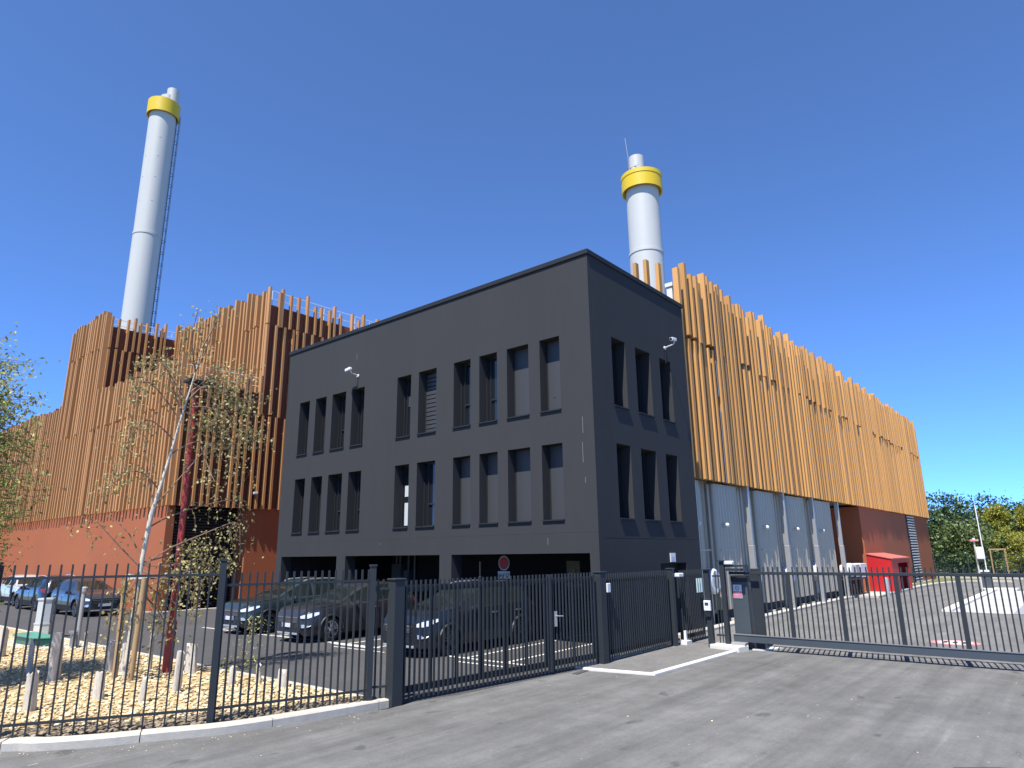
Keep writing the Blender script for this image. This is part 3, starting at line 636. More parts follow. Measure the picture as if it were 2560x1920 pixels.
mb = MB(); q4(mb, (-75, YW), (-33.25, YW), 0, LV + .098); q4(mb, (-33.25, YW), (-33.25, 14.62), 0, LV + .098); mb.quad((-33.25, YW, LV + .098), (XF, YW, LV + .098), (XF, 14.62, LV + .098), (-33.25, 14.62, LV + .098))
q4(mb, (XF, 18.15), (XF, 40), 0, LV + .098); q4(mb, (-34.2, 18.15), (XF, 18.15), 0, LV + .098)
obj('lower_wall', mb, M['rust'], lh)
mb = MB()
for a, b, c_, d_, z in ((-75, -49.9, YW, 40, 10.8), (-49.9, -44.15, YW, 40, 15.9), (-44.15, XF, YW, 18.55, 10.5), (-44.15, XF, 18.55, 40, 15.7)): mb.sheet([(a, c_), (b, c_), (b, d_), (a, d_)], z)
obj('roof', mb, M['roof'], lh)
mb = MB(); n = 34
for k in range(n):
    z0 = k * 4.85 / n; mb.quad((-34.05, 14.62, z0), (-34.05, 18.15, z0), (-34.0, 18.15, z0 + .075), (-34.0, 14.62, z0 + .075)); mb.quad((-34.0, 14.62, z0 + .075), (-34.0, 18.15, z0 + .075), (-34.05, 18.15, z0 + 4.85 / n), (-34.05, 14.62, z0 + 4.85 / n))
mb.quad((-34.2, 14.62, 4.85), (XF, 14.62, 4.85), (XF, 18.15, 4.85), (-34.2, 18.15, 4.85)); mb.quad((-33.25, 14.62, 0), (-34.2, 14.62, 0), (-34.2, 14.62, 4.85), (-33.25, 14.62, 4.85))
obj('roller_door', mb, M['frame'], lh)
mb = MB()
battens(mb, 'y', YW, -44.1, -32.75, .40, [LV, JT, T1 + .3], -1, jit=.12, dep=.24, tops=(.0, .55))
battens(mb, 'y', YW, -49.85, -44.15, .40, [LV, JT, 14.92, T2 + .3], -1, jit=.12, dep=.24, tops=(.0, .5))
battens(mb, 'y', YW, -72, -49.95, .40, [LV, JT, T1 + .35], -1, jit=.12, dep=.24, tops=(.1, .5))
battens(mb, 'y', 18.55, -43.9, -32.75, .42, [10.2, 14.92, T2 + .15], -1, jit=.12, dep=.24, tops=(.0, .65))
obj('front_battens', mb, M['woodL'], lh)
mb = MB()
def sidebat(mb, x, ys, levels, tops):
    for y in ys:
        for k in range(len(levels) - 1):
            z0, z1 = levels[k], levels[k + 1]
            if k: z0 += rnd.uniform(-.1, .1)
            if k == len(levels) - 2: z1 -= rnd.uniform(*tops)
            s_ = rnd.choice((0, .13, -.13)) if k else 0; mb.tone = rnd.random(); mb.box(x + .02, x + .24, y + s_ - .06, y + s_ + .06, z0 + .01, z1)
sidebat(mb, XF, (14.28, 14.62, 15.18, 15.57, 15.89, 16.33, 16.95, 17.25, 17.62, 18.1), [LV, JT, T1], (0, .5))
sidebat(mb, XF, (18.45, 18.85, 19.25, 19.8, 20.3, 20.75, 21.3, 21.7, 22.3, 22.75, 23.2, 23.8, 24.3, 24.8, 25.4, 26, 26.5, 27.1, 27.7), [LV, JT, 14.92, T2], (0, .7))
obj('side_battens', mb, M['woodL'], lh); mb = MB()
sidebat(mb, -44.15, (14.3, 14.7, 15.1, 15.5, 15.95, 16.35, 16.8, 17.25, 17.6, 18.1, 18.4), [10.3, 14.92, T2 + .2], (0, .6))
obj('side_battens', mb, M['woodL'], lh)
mb = MB(); n = 17
for k in range(n):
    z0 = 6.06 + k * .128; mb.quad((XF + .01, 16.4, z0), (XF + .01, 18.05, z0), (XF + .09, 18.05, z0 + .05), (XF + .09, 16.4, z0 + .05)); mb.quad((XF + .09, 16.4, z0 + .05), (XF + .09, 18.05, z0 + .05), (XF + .09, 18.05, z0 + .075), (XF + .09, 16.4, z0 + .075))
obj('louvre_vent', mb, M['rustd'], lh)
def rail(pts, h, label):
    t = thing('guard_rail', label, 'railing', pts[0], 0, 'white guard rails on the hall roofs')
    mb = MB()
    for zz in (h * .5, h): mb.tube([(p[0], p[1], p[2] + zz) for p in pts], .022, 6)
    obj('rails', mb, M['plast'], t)
    mb = MB()
    for a, b in zip(pts, pts[1:]):
        a = Vector(a); b = Vector(b); n = max(1, int((b - a).length / 1.1))
        for k in range(n + 1): p = a + (b - a) * k / n; mb.tube([p, p + Vector((0, 0, h))], .022, 6)
    obj('uprights', mb, M['plast'], t)
rail([(-36.5, 14.4, 10.9), (-33.3, 14.4, 10.9), (-33.2, 18.4, 10.9)], .95, 'white guard rail on the low roof behind the birch')
rail([(-44.4, 14.5, 16.2), (-44.4, 24, 16.2)], .75, 'white guard rail at the foot of the left chimney')
rail([(-33.2, 18.7, 16.1), (-33.2, 29, 16.1)], .95, 'white guard rail on the tall roof beside the black building')
t = thing('wall_lamp', 'small white lamp on the terracotta wall above the roller door corner', 'lamp', (-32.72, 18.35, 5.6))
mb = MB(); mb.box(-32.95, -32.62, 18.24, 18.46, 5.56, 5.66); obj('housing', mb, M['plast'], t, bevel=.015)
mb = MB(); mb.box(-32.9, -32.66, 18.26, 18.44, 5.53, 5.558); obj('diffuser', mb, M['lilac'], t)

# ------------------------------------------------------------------ chimneys
def chimney(x, y, r, zr, zc0, zc1, rc, label, caps, kind):
    t = thing('chimney', label, 'chimney', (x, y, 0))
    mb = MB(); mb.lathe((x, y, 0), [(r * 1.015, 0), (r * 1.015, zr)], 48); mb.lathe((x, y, zr), [(r * 1.05, -.12), (r * 1.05, .06)], 48); mb.lathe((x, y, zr + .06), [(r, 0), (r, zc0 + (zc1 - zc0) * .5 - zr)], 48)
    obj('shaft', mb, M['white'], t, smooth=40)
    mb = MB(); i = 48
    prof = [(r + .02, zc0 + .25), (rc - .05, zc0), (rc, zc0), (rc, zc1), (rc - .06, zc1), (rc - .06, zc1 - .3), (r + .02, zc1 - .4)]
    if kind == 'rim': prof = [(r + .02, zc0 + .3), (rc - .12, zc0 + .02), (rc - .03, zc0), (rc - .03, zc1 - .42), (rc, zc1 - .42), (rc, zc1 - .12), (rc - .10, zc1 - .1), (rc - .10, zc1 - .3), (r + .02, zc1 - .4)]
    mb.lathe((x, y, 0), prof, 48, cap=False); obj('collar', mb, M['yellow'], t, smooth=40)
    for dx, dy, rr, z0, z1 in caps:
        mb = MB(); mb.lathe((x + dx, y + dy, 0), [(rr, z0), (rr, z1), (rr * .9, z1), (rr * .9, z1 - .4)], 32, cap=False); obj('flue', mb, M['white'], t, smooth=40)
    return t
ch = chimney(-53.3, 18.92, 1.0, 27.2, 37.95, 39.2, 1.22, 'tall white chimney with a deep yellow collar, rising at the left', [(.1, .25, .62, 38.3, 39.95), (.35, .45, .48, 38.3, 40.65)], 'plain')
mb = MB(); d = Vector((.30, .954, 0)); nn = Vector((-.954, .30, 0)); b0 = Vector((-53.3, 18.92, 0)) + d * 1.05
for s_ in (-.2, .2): mb.tube([b0 + nn * s_ + Vector((0, 0, 14)), b0 + nn * s_ + Vector((0, 0, 39.35))], .03, 6)
z = 14.2
while z < 38.2: mb.tube([b0 - nn * .2 + Vector((0, 0, z)), b0 + nn * .2 + Vector((0, 0, z))], .022, 5); z += .45
z = 16
while z < 38.5:
    mb.tube([b0 + nn * .26 * math.cos(a) + d * (.02 + .24 * math.sin(a)) + Vector((0, 0, z)) for a in [math.pi * k / 8 for k in range(9)]], .022, 5); z += 1.0
for a in (.25, .5, .75): mb.tube([b0 + nn * .26 * math.cos(math.pi * a) + d * (.02 + .24 * math.sin(math.pi * a)) + Vector((0, 0, zz)) for zz in (16, 38.5)], .018, 5)
obj('ladder', mb, M['galvd'], ch)
mb = MB()
for z in (21.9, 23.6, 25.5, 29.9, 32.0, 33.9, 35.6):
    for a in (-1.35, -.35): mb = MB(); c_ = Vector((-53.3 + math.cos(a), 18.92 + math.sin(a))); mb.obox(c_, (-math.sin(a), math.cos(a)), .07, .015, z, z + .025); obj('lug', mb, M['plast'], ch)
ch = chimney(-20.44, 39.41, 1.15, 22.6, 27.35, 28.75, 1.47, 'shorter white chimney with a rimmed yellow collar behind the black building', [(-.22, -.15, .54, 28.1, 30.25), (.45, .2, .5, 28.0, 29.1)], 'rim')
mb = MB(); mb.tube([(-21.3, 39.3, 28.2), (-21.35, 39.3, 30.6), (-21.5, 39.3, 32.3)], .025, 6); mb.tube([(-21.28, 39.1, 28.7), (-20.9, 38.75, 29.3), (-20.2, 38.7, 29.3)], .02, 6); obj('antenna', mb, M['galv'], ch)

# ------------------------------------------------------------------ fences and gates
def pickets(mb, p, q, pitch, hw, z0, z1, first=0.0, hd=None):
    p = Vector(p); q = Vector(q); L_ = (q - p).length; d = (q - p) / L_; s_ = pitch * .5 + first
    while s_ < L_ - pitch * .2: c_ = p + d * s_; mb.obox(c_, d, hw, hd or hw, z0, z1); s_ += pitch
def rails(mb, p, q, zs, th, hd):
    p = Vector(p); q = Vector(q); d = (q - p).normalized(); m_ = (p + q) / 2
    for z in zs: mb.obox(m_, d, (q - p).length / 2, hd, z - th / 2, z + th / 2)
def post(mb, p, d, hw, z0, z1, cap=True):
    mb.obox(p, d, hw, hw, z0, z1)
    if cap: mb.obox(p, d, hw + .012, hw + .012, z1 + .001, z1 + .03)
PF = [(-13.0, .3), (-11.62, 2.78), (-10.17, 5.28), (-9.42, 7.55)]
fa = thing('picket_fence', 'anthracite picket fence curving along the gravel bed at the left', 'fence', (-10.6, 4.5, 0))
for k, (a, b) in enumerate(zip(PF, PF[1:])):
    zt = (2.34, 2.33, 2.17)[k]; mb = MB()
    pickets(mb, a, b, .1395 if k < 2 else .113, .0105 if k < 2 else .0145, .02, zt, hd=.011); rails(mb, a, b, (zt - .18, .27), .035, .014)
    obj('picket_panel', mb, M['anth'], fa)
for k, p in enumerate(PF[1:]):
    mb = MB(); post(mb, p, (.45, .9), .045, .0, (2.34, 2.35, 2.22)[k]); obj('post', mb, M['anth'], fa)
mb = MB(); pickets(mb, (-9.44, 7.62), (-9.36, 7.86), .1, .0145, .05, 2.0); rails(mb, (-9.44, 7.6), (-9.3, 7.86), (1.85, .3), .035, .014); obj('picket_panel', mb, M['anth'], fa)
GL, GR = Vector((-9.22, 8.07)), Vector((-8.69, 13.25)); GD = (GR - GL).normalized()
def gate_post(p, z1, hw, label, d=GD):
    t = thing('gate_post', label, 'post', (p[0], p[1], 0), 0, 'square gate posts')
    mb = MB(); mb.obox(p, d, hw, hw, -.02, z1); obj('shaft', mb, M['anth'], t, bevel=.008)
    mb = MB(); mb.obox(p, d, hw + .018, hw + .018, z1 + .001, z1 + .035); obj('cap', mb, M['anth'], t, bevel=.01)
    return t
p1 = GL - GD * .15; gate_post((p1.x, p1.y), 1.98, .105, 'square anthracite gate post where the pale kerb ends')
p2 = GR + GD * .17; gate_post((p2.x, p2.y), 1.95, .105, 'square anthracite gate post carrying a small white box')
mb = MB(); mb.box(p2.x + .06, p2.x + .14, p2.y - .02 + .12, p2.y + .12 + .12, 1.52, 1.72)
tag(obj('sensor_box', mb, M['plast'], bevel=.012), 'small white sensor box fixed on the gate post', 'sensor')
def swing(a, b, label, handle):
    c_ = (a + b) / 2; t = thing('swing_gate', label, 'gate', (c_.x, c_.y, 0))
    mb = MB(); pickets(mb, a, b, .105, .0155, .045, 1.97, hd=.013); obj('picket_panel', mb, M['anth'], t)
    mb = MB(); n = Vector((-GD.y, GD.x)) * .045; a2, b2 = a + n, b + n
    rails(mb, a2, b2, (1.83, .20), .11, .025); L_ = (b - a).length; k = 0
    m_ = max(2, int(round(L_ / .63)))
    for k in range(m_ + 1): p = a2 + GD * (.03 + (L_ - .06) * k / m_); mb.obox(p, GD, .03, .022, .256, 1.774)
    obj('frame', mb, M['anth'], t)
    if handle:
        h_ = a + GD * .10; mb = MB(); mb.obox((h_.x + .028, h_.y), GD, .03, .012, .92, 1.22); obj('lock_plate', mb, M['silver'], t)
        mb = MB(); mb.tube([(h_.x + .04, h_.y, 1.13), (h_.x + .10, h_.y, 1.13), (h_.x + .115, h_.y + .14, 1.12)], .012, 8); obj('handle', mb, M['silver'], t)
mid = GL + GD * (3.72)
swing(GL, mid - GD * .06, 'wide anthracite picket gate leaf in front of the parked cars', False)
swing(mid + GD * .02, GR, 'narrow anthracite picket gate leaf with a steel handle', True)
mp = mid - GD * .02; mb = MB(); mb.obox(mp, GD, .035, .035, .05, 1.96); tag(obj('meeting_stile', mb, M['anth'], bevel=.005), 'slim upright stile where the two picket gate leaves meet', 'stile')
FA, FB = Vector((-8.63, 13.6)), Vector((-8.70, 16.78)); FD = (FB - FA).normalized()
fb = thing('picket_fence', 'short anthracite fence panel between the gate post with the white box and the side gate', 'fence', (-8.67, 15.2, 0))
mb = MB(); pickets(mb, FA, FB, .105, .0155, .06, 1.93, hd=.013); obj('picket_panel', mb, M['anth'], fb)
mb = MB(); rails(mb, FA + Vector((-.045, 0)), FB + Vector((-.045, 0)), (1.78, .22), .10, .022)
for k in range(6): p = FA + FD * (.05 + 3.05 * k / 5) + Vector((-.045, 0)); mb.obox(p, FD, .025, .02, .272, 1.728)
obj('frame', mb, M['anth'], fb)
gate_post((-8.70, 16.92), 1.94, .075, 'slim anthracite post with a white flash lamp beside the side gate', FD)
LA, LB = Vector((-8.71, 17.42)), Vector((-8.73, 18.92)); 
t = thing('side_gate', 'narrow picket side gate in front of the black building doorway', 'gate', (-8.72, 18.1, 0))
mb = MB(); pickets(mb, LA, LB, .105, .0155, .06, 1.90, hd=.013); obj('picket_panel', mb, M['anth'], t)
mb = MB(); rails(mb, LA + Vector((-.045, 0)), LB + Vector((-.045, 0)), (1.76, .18), .10, .022)
for s_ in (.03, 1.47): p = LA + FD * s_ + Vector((-.045, 0)); mb.obox(p, FD, .03, .022, .232, 1.708)
obj('frame', mb, M['anth'], t)
mb = MB()
for k in range(3): mb.box(-8.66, -8.64, 18.36 + k * .14, 18.43 + k * .14, 1.28, 1.66)
obj('reflector_strips', mb, mat('pale_strip', (.50, .66, .66), .4), t)
mb = MB(); mb.box(-8.66, -8.60, 18.84, 18.90, .98, 1.16); obj('lock', mb, M['silver'], t)
mb = MB(); mb.box(-8.66, -8.5, 17.02, 17.3, 1.74, 1.84); tag(obj('flash_lamp', mb, M['plast'], bevel=.02), 'white flash lamp on the slim post by the side gate', 'lamp')
t = thing('gate_hinge_block', 'pale hinge block on the ground under the side gate', 'hinge', (-8.6, 17.35, 0))
mb = MB(); mb.box(-8.7, -8.5, 17.2, 17.5, .03, .12); mb.box(-8.66, -8.6, 17.38, 17.44, .12, .36); obj('block', mb, M['plast'], t)

GY = 17.45
sg = thing('sliding_gate', 'long anthracite sliding gate with a deep bottom beam across the yard entrance', 'gate', (-4, GY, 0))
mb = MB(); mb.box(-7.3, 3.2, GY - .06, GY + .06, .18, .345); obj('bottom_beam', mb, M['anthg'], sg, bevel=.006)
mb = MB(); mb.box(-7.3, 3.2, GY - .075, GY + .06, .347, .362); obj('beam_flange', mb, M['galvd'], sg)
mb = MB(); mb.box(-7.3, 3.2, GY - .03, GY + .03, 1.81, 1.88); obj('top_rail', mb, M['anth'], sg, bevel=.006)
px = [-5.82 + 1.18 * k for k in range(8)]
for x in px:
    mb = MB(); mb.box(x - .045, x + .045, GY - .028, GY + .028, .363, 1.809); obj('upright', mb, M['anth'], sg)
mb = MB(); x = -6.52
while x < 3.1:
    if min(abs(x - q) for q in px) > .06: mb.box(x - .014, x + .014, GY - .012, GY + .012, .363, 2.0)
    x += .118
obj('picket_panel', mb, M['anth'], sg)
t = thing('gate_portal', 'tall thin portal post on a concrete block guiding the sliding gate', 'post', (-7.41, 17.3, 0))
mb = MB(); mb.box(-7.47, -7.35, 17.24, 17.36, .13, 2.14); obj('shaft', mb, M['anth'], t, bevel=.006)
mb = MB(); mb.box(-7.52, -7.3, 17.19, 17.41, 2.141, 2.165); obj('cap', mb, M['anth'], t)
mb = MB(); mb.box(-7.345, -6.75, 17.3, 17.36, 2.0, 2.05); mb.box(-6.80, -6.75, 17.3, 17.36, 1.86, 2.0); mb.box(-7.3, -6.9, 17.25, 17.42, 1.90, 1.96); obj('guide_bracket', mb, M['anth'], t)
mb = MB(); mb.box(-7.34, -7.1, 17.22, 17.36, 2.06, 2.15); obj('flash_lamp', mb, M['plast'], t, bevel=.02)
mb = MB()
for zz in (.3, 1.75): mb.box(-7.70, -7.47, 17.28, 17.32, zz, zz + .04)
for xx in (-7.62, -7.54): mb.box(xx - .01, xx + .01, 17.29, 17.31, .13, 1.9)
obj('safety_bars', mb, M['anth'], t)
mb = MB(); mb.prism([(-7.78, 16.98), (-6.98, 16.86), (-6.9, 17.3), (-7.0, 17.52), (-7.75, 17.52)], -.02, .125)
tag(obj('concrete_block', mb, M['paint'], bevel=.02), 'white concrete block under the tall thin portal post', 'block')
t = thing('intercom_post', 'anthracite intercom post with a white entry panel left of the sliding gate', 'post', (-7.79, 17.15, 0))
mb = MB(); mb.box(-7.86, -7.72, 17.1, 17.22, 0, 1.92); obj('shaft', mb, M['anth'], t, bevel=.006)
mb = MB(); mb.box(-7.90, -7.68, 17.06, 17.26, 1.921, 1.945); obj('cap', mb, M['anth'], t)
mb = MB(); mb.box(-7.88, -7.70, 17.03, 17.098, .92, 1.17); obj('entry_panel', mb, M['plast'], t, bevel=.012)
mb = MB(); mb.box(-7.84, -7.75, 17.02, 17.0295, 1.06, 1.12); obj('speaker_grille', mb, M['ink'], t)
mb = MB(); mb.box(-7.86, -7.72, 17.05, 17.098, .78, .90); obj('card_reader', mb, M['bplast'], t)
t = thing('gate_motor_cabinet', 'blue grey gate motor cabinet with a dark slot behind the sliding gate', 'cabinet', (-7.12, 17.75, 0))
mb = MB(); mb.box(-7.32, -6.90, 17.56, 17.95, 0, 1.62); obj('casing', mb, M['anthg'], t, bevel=.01)
mb = MB(); mb.box(-7.32, -6.9, 17.56, 17.95, 1.621, 1.78); obj('dark_head', mb, M['bplast'], t)
t = thing('warning_sign', 'white and red warning sign on the gate motor cabinet', 'sign', (-7.15, 17.55, 1.38))
mb = MB(); mb.box(-7.27, -7.045, 17.545, 17.557, 1.22, 1.55); obj('panel', mb, M['plast'], t)
mb = MB(); mb.box(-7.262, -7.053, 17.541, 17.5448, 1.235, 1.385); obj('red_field', mb, M['pink'], t)
mb = MB()
for k in range(3): mb.box(-7.24, -7.075 - .02 * (k == 1), 17.538, 17.5408, 1.262 + .04 * k, 1.276 + .04 * k)
obj('text_lines', mb, M['lilac'], t)
mb = MB(); n = 20
for k in range(n):
    a, b = 2 * math.pi * k / n, 2 * math.pi * (k + 1) / n
    mb.quad(*[(-7.157 + r_ * math.cos(q), 17.5425, 1.465 + r_ * math.sin(q)) for r_, q in ((.042, a), (.058, a), (.058, b), (.042, b))])
mb.quad((-7.20, 17.542, 1.50), (-7.19, 17.542, 1.51), (-7.115, 17.542, 1.43), (-7.125, 17.542, 1.42)); obj('pictogram', mb, M['galvd'], t)
mb = MB(); mb.box(-6.82, -6.60, 17.6, 17.8, 0, 1.95); tag(obj('guide_post', mb, M['anth'], bevel=.008), 'broad anthracite post right of the gate motor cabinet', 'post')
mb = MB(); mb.box(-7.28, -6.92, 17.15, 17.36, .12, .19); tag(obj('roller_guide', mb, M['galv'], bevel=.01), 'steel roller guide under the near end of the sliding gate', 'guide')
mb = MB(); mb.prism([(-6.86, 17.42), (-6.5, 17.5), (-6.35, 18.1), (-6.7, 18.1)], -.02, .03); struct('gate_pad', mb, M['paint'])

# ------------------------------------------------------------------ yard furniture on the right
t = thing('red_shelter', 'bright red open fronted shelter at the foot of the timber hall', 'shelter', (-9.3, 45.3, .1))
x0, x1, y0, y1 = -9.86, -8.6, 42.95, 47.7
ZA, ZB = (2.12, 1.86)
mb = MB()
for ya in (y0, y1 - .06):
    q = [(x0, .1), (x1, .1), (x1, ZB), (x0, ZA)]; mb.quad(*[(a, ya, b) for a, b in q]); mb.quad(*[(a, ya + .06, b) for a, b in q[::-1]])
    mb.quad((x1, ya, .1), (x1, ya + .06, .1), (x1, ya + .06, ZB), (x1, ya, ZB))
mb.box(x0, x0 + .06, y0 + .061, y1 - .061, .1, ZA - .03); mb.box(x1 - .05, x1, y0 + .061, y0 + 1.6, .1, ZB - .01); mb.box(x1 - .05, x1, y1 - .5, y1 - .061, .1, ZB - .01); mb.box(x1 - .05, x1, y0 + 1.601, y1 - .501, ZB - .25, ZB - .01); obj('panels', mb, M['red'], t)
mb = MB(); a = (x0 - .03, ZA + .005); b = (x1 + .06, ZB - .01)
mb.quad((a[0], y0 - .05, a[1]), (b[0], y0 - .05, b[1]), (b[0], y1 + .05, b[1]), (a[0], y1 + .05, a[1])); mb.quad((a[0], y0 - .05, a[1] + .05), (b[0], y0 - .05, b[1] + .05), (b[0], y1 + .05, b[1] + .05), (a[0], y1 + .05, a[1] + .05))
mb.quad((a[0], y0 - .05, a[1]), (b[0], y0 - .05, b[1]), (b[0], y0 - .05, b[1] + .05), (a[0], y0 - .05, a[1] + .05)); mb.quad((b[0], y0 - .05, b[1]), (b[0], y1 + .05, b[1]), (b[0], y1 + .05, b[1] + .05), (b[0], y0 - .05, b[1] + .05)); obj('roof', mb, mat('faded_red_roof', (.50, .13, .10), .5, n=.05), t)
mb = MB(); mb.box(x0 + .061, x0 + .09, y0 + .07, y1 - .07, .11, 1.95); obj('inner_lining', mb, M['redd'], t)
mb = MB(); mb.box(-9.6, -9.2, y0 + 2.3, y0 + 2.8, .1, 1.7); obj('dark_tank', mb, M['bplast'], t)
mb = MB(); mb.lathe((-8.37, 39.95, 0), [(.11, 0), (.11, .93), (.095, .97)], 16); tag(obj('bollard', mb, M['galv'], smooth=40), 'pale steel bollard in front of the red shelter', 'bollard')
t = thing('barrier', 'car park barrier with a raised white boom and a dark cabinet', 'barrier', (-5.05, 50.06, .08))
mb = MB(); mb.box(-5.3, -4.82, 49.85, 50.25, .08, 1.0); obj('cabinet', mb, M['anthg'], t, bevel=.02)
mb = MB(); mb.box(-5.32, -4.8, 49.83, 50.27, 1.001, 1.10); mb.box(-5.31, -4.81, 49.83, 49.849, .74, .80); obj('pale_top', mb, M['plast'], t)
mb = MB(); mb.bar((-4.98, 49.95, 1.1), (-5.0, 49.95, 4.95), .075, .05); obj('boom', mb, M['plast'], t)
t = thing('signal_pole', 'pale pole with a white box and a red signal head in front of the barrier', 'pole', (-5.08, 47.24, .0))
mb = MB(); mb.tube([(-5.08, 47.24, -.02), (-5.08, 47.24, 2.85)], .045, 10); obj('pole', mb, M['cream'], t)
mb = MB(); mb.box(-5.06, -4.66, 47.0, 47.19, 1.76, 2.44); obj('white_box', mb, M['plast'], t, bevel=.05)
mb = MB(); mb.box(-5.0, -4.72, 47.03, 47.17, 1.62, 1.757); obj('lower_box', mb, M['bplast'], t)
mb = MB(); mb.box(-5.26, -4.84, 47.1, 47.3, 2.75, 2.86); obj('red_head', mb, M['redpaint'], t, bevel=.02)
mb = MB(); mb.box(-5.12, -5.0, 47.15, 47.27, 2.861, 2.94); obj('beacon', mb, M['plast'], t)
t = thing('mesh_fence', 'dark green mesh fence along the back kerb in front of the trees', 'fence', (0, 68, 0))
mb = MB()
for zz in (.1, .7, 1.3, 1.9): mb.bar((-13, 69.6, zz), (-4, 67.4, zz), .02); mb.bar((-4, 67.4, zz), (30, 62, zz), .02)
x = -13
while x < 30:
    y = 69.6 - (x + 13) * 2.2 / 9 if x < -4 else 67.4 - (x + 4) * 5.4 / 34; mb.box(x - .008, x + .008, y - .008, y + .008, 0, 1.95); x += .12
obj('mesh_panel', mb, mat('green_mesh', (.02, .05, .045), .5), t)
mb = MB(); x = -13
while x < 30: y = 69.6 - (x + 13) * 2.2 / 9 if x < -4 else 67.4 - (x + 4) * 5.4 / 34; mb.box(x - .03, x + .03, y - .03, y + .03, 0, 2.0); x += 2.5
obj('posts', mb, mat('green_post', (.02, .05, .045), .5), t)
t = thing('plant_trellis', 'small weathered timber frame standing among the shrubs behind the mesh fence', 'frame', (-6, 70, 0))
mb = MB(); mb.bar((-6.5, 70, 0), (-6.5, 70, 2.2), .1); mb.bar((-5.5, 70, 0), (-5.5, 70, 2.2), .1); mb.bar((-6.6, 70, 2.25), (-5.4, 70, 2.25), .12); obj('beams', mb, M['stake'], t)

# ------------------------------------------------------------------ planting bed furniture
t = thing('utility_cabinet', 'pale hexagonal utility cabinet with a cream base on the planting bed', 'cabinet', (-25.75, 7.72, 0))
def hexp(c, a, b): return [(c[0] + a * math.cos(R(60 * k + 20)), c[1] + b * math.sin(R(60 * k + 20))) for k in range(6)]
mb = MB(); mb.prism(hexp((-25.75, 7.62), .30, .24), .0, .46); obj('base', mb, M['cream'], t)
mb = MB(); mb.prism(hexp((-25.75, 7.62), .28, .22), .461, 1.16); obj('casing', mb, M['pale'], t)
mb = MB(); mb.prism(hexp((-25.75, 7.62), .31, .25), 1.161, 1.21); obj('lid', mb, M['pale'], t)
mb = MB(); mb.prism(hexp((-25.75, 7.62), .315, .255), .43, .475); obj('seam_band', mb, M['pale'], t)
mb = MB(); mb.prism([(-24.9, 6.15), (-22.0, 6.45), (-21.2, 7.4), (-21.1, 7.72), (-26.2, 7.72), (-26.4, 7.2)], -.02, .07); struct('concrete_pad', mb, M['kerb'])
t = thing('meter_box', 'low dark green plastic meter box on the concrete pad', 'box', (-23.6, 6.7, .07))
mb = MB(); mb.prism([(-24.3, 6.55), (-22.75, 6.6), (-22.5, 7.0), (-24.4, 7.05)], .072, .27); obj('body', mb, M['green'], t, bevel=.03)
mb = MB(); mb.prism([(-24.4, 6.48), (-22.70, 6.54), (-22.42, 7.06), (-24.5, 7.1)], .271, .33); obj('lid', mb, mat('green_lid', (.06, .24, .17), .4), t, bevel=.02)
t = thing('standpipe', 'galvanised standpipe in a flat steel holder beside the pale cabinet', 'pipe', (-21.75, 7.28, 0))
mb = MB(); mb.tube([(-21.72, 7.3, .0), (-21.72, 7.3, 1.5)], .055, 12); mb.lathe((-21.72, 7.3, 1.5), [(.055, 0), (.09, .03), (.09, .12), (.03, .16)], 12); obj('pipe', mb, M['galv'], t, smooth=40)
mb = MB(); mb.prism([(-21.98, 7.2), (-21.52, 7.12), (-21.5, 7.2), (-21.96, 7.28)], .05, .48); mb.box(-21.85, -21.45, 7.1, 7.19, .44, .5); obj('holder', mb, M['galvd'], t)
t = thing('street_lamp', 'dark red lamp post rising behind the birch', 'street lamp', (-15.45, 6.98, 0))
mb = MB(); mb.lathe((-15.45, 6.98, 0), [(.10, 0), (.10, 1.05), (.075, 1.12), (.062, 6.0), (.05, 6.35)], 16); obj('pole', mb, M['post_red'], t, smooth=40)
mb = MB(); mb.box(-15.62, -15.30, 6.72, 7.36, 6.36, 6.44); mb.box(-15.52, -15.38, 6.9, 7.06, 6.25, 6.358); obj('lamp_head', mb, M['anth'], t, bevel=.02)
ST = [((-17.42, 5.03), .70, .07, 'slim grey stake low in the gravel near the green meter box'), ((-16.25, 5.12), .88, .15, 'broad weathered grey tree sleeve, largest one near the fence'),
      ((-19.18, 5.53), .54, .07, 'short pale stake in front of the green meter box'), ((-19.92, 6.91), .57, .06, 'thin pale stake right of the standpipe'),
      ((-16.62, 6.30), .60, .13, 'ragged grey tree sleeve left of the birch stakes'), ((-16.12, 6.36), .58, .10, 'ragged grey tree sleeve between the birch stakes'),
      ((-16.1, 6.9), .72, .055, 'thin white stake left of the red lamp post'), ((-13.02, 6.08), .68, .10, 'sandy tree sleeve in front of the red lamp post'),
      ((-14.91, 7.24), .55, .16, 'clear plastic tree sleeve right of the red lamp post'), ((-13.46, 3.97), .60, .12, 'brown tree sleeve close behind the left fence panel'),
      ((-13.54, 5.0), .45, .12, 'low sandy tree sleeve left of the birch foot'), ((-12.65, 5.35), .42, .07, 'bluish tree sleeve right of the birch foot'),
      ((-12.6, 7.45), .34, .07, 'small pale sleeve beside the car park kerb'), ((-11.85, 7.5), .30, .13, 'short grey sleeve near the end of the gravel bed'),
      ((-21.4, 5.5), .66, .14, 'grey tree sleeve at the left edge, beside the green meter box'), ((-12.78, 7.0), .32, .09, 'low sleeve beside the sapling behind the fence post')]
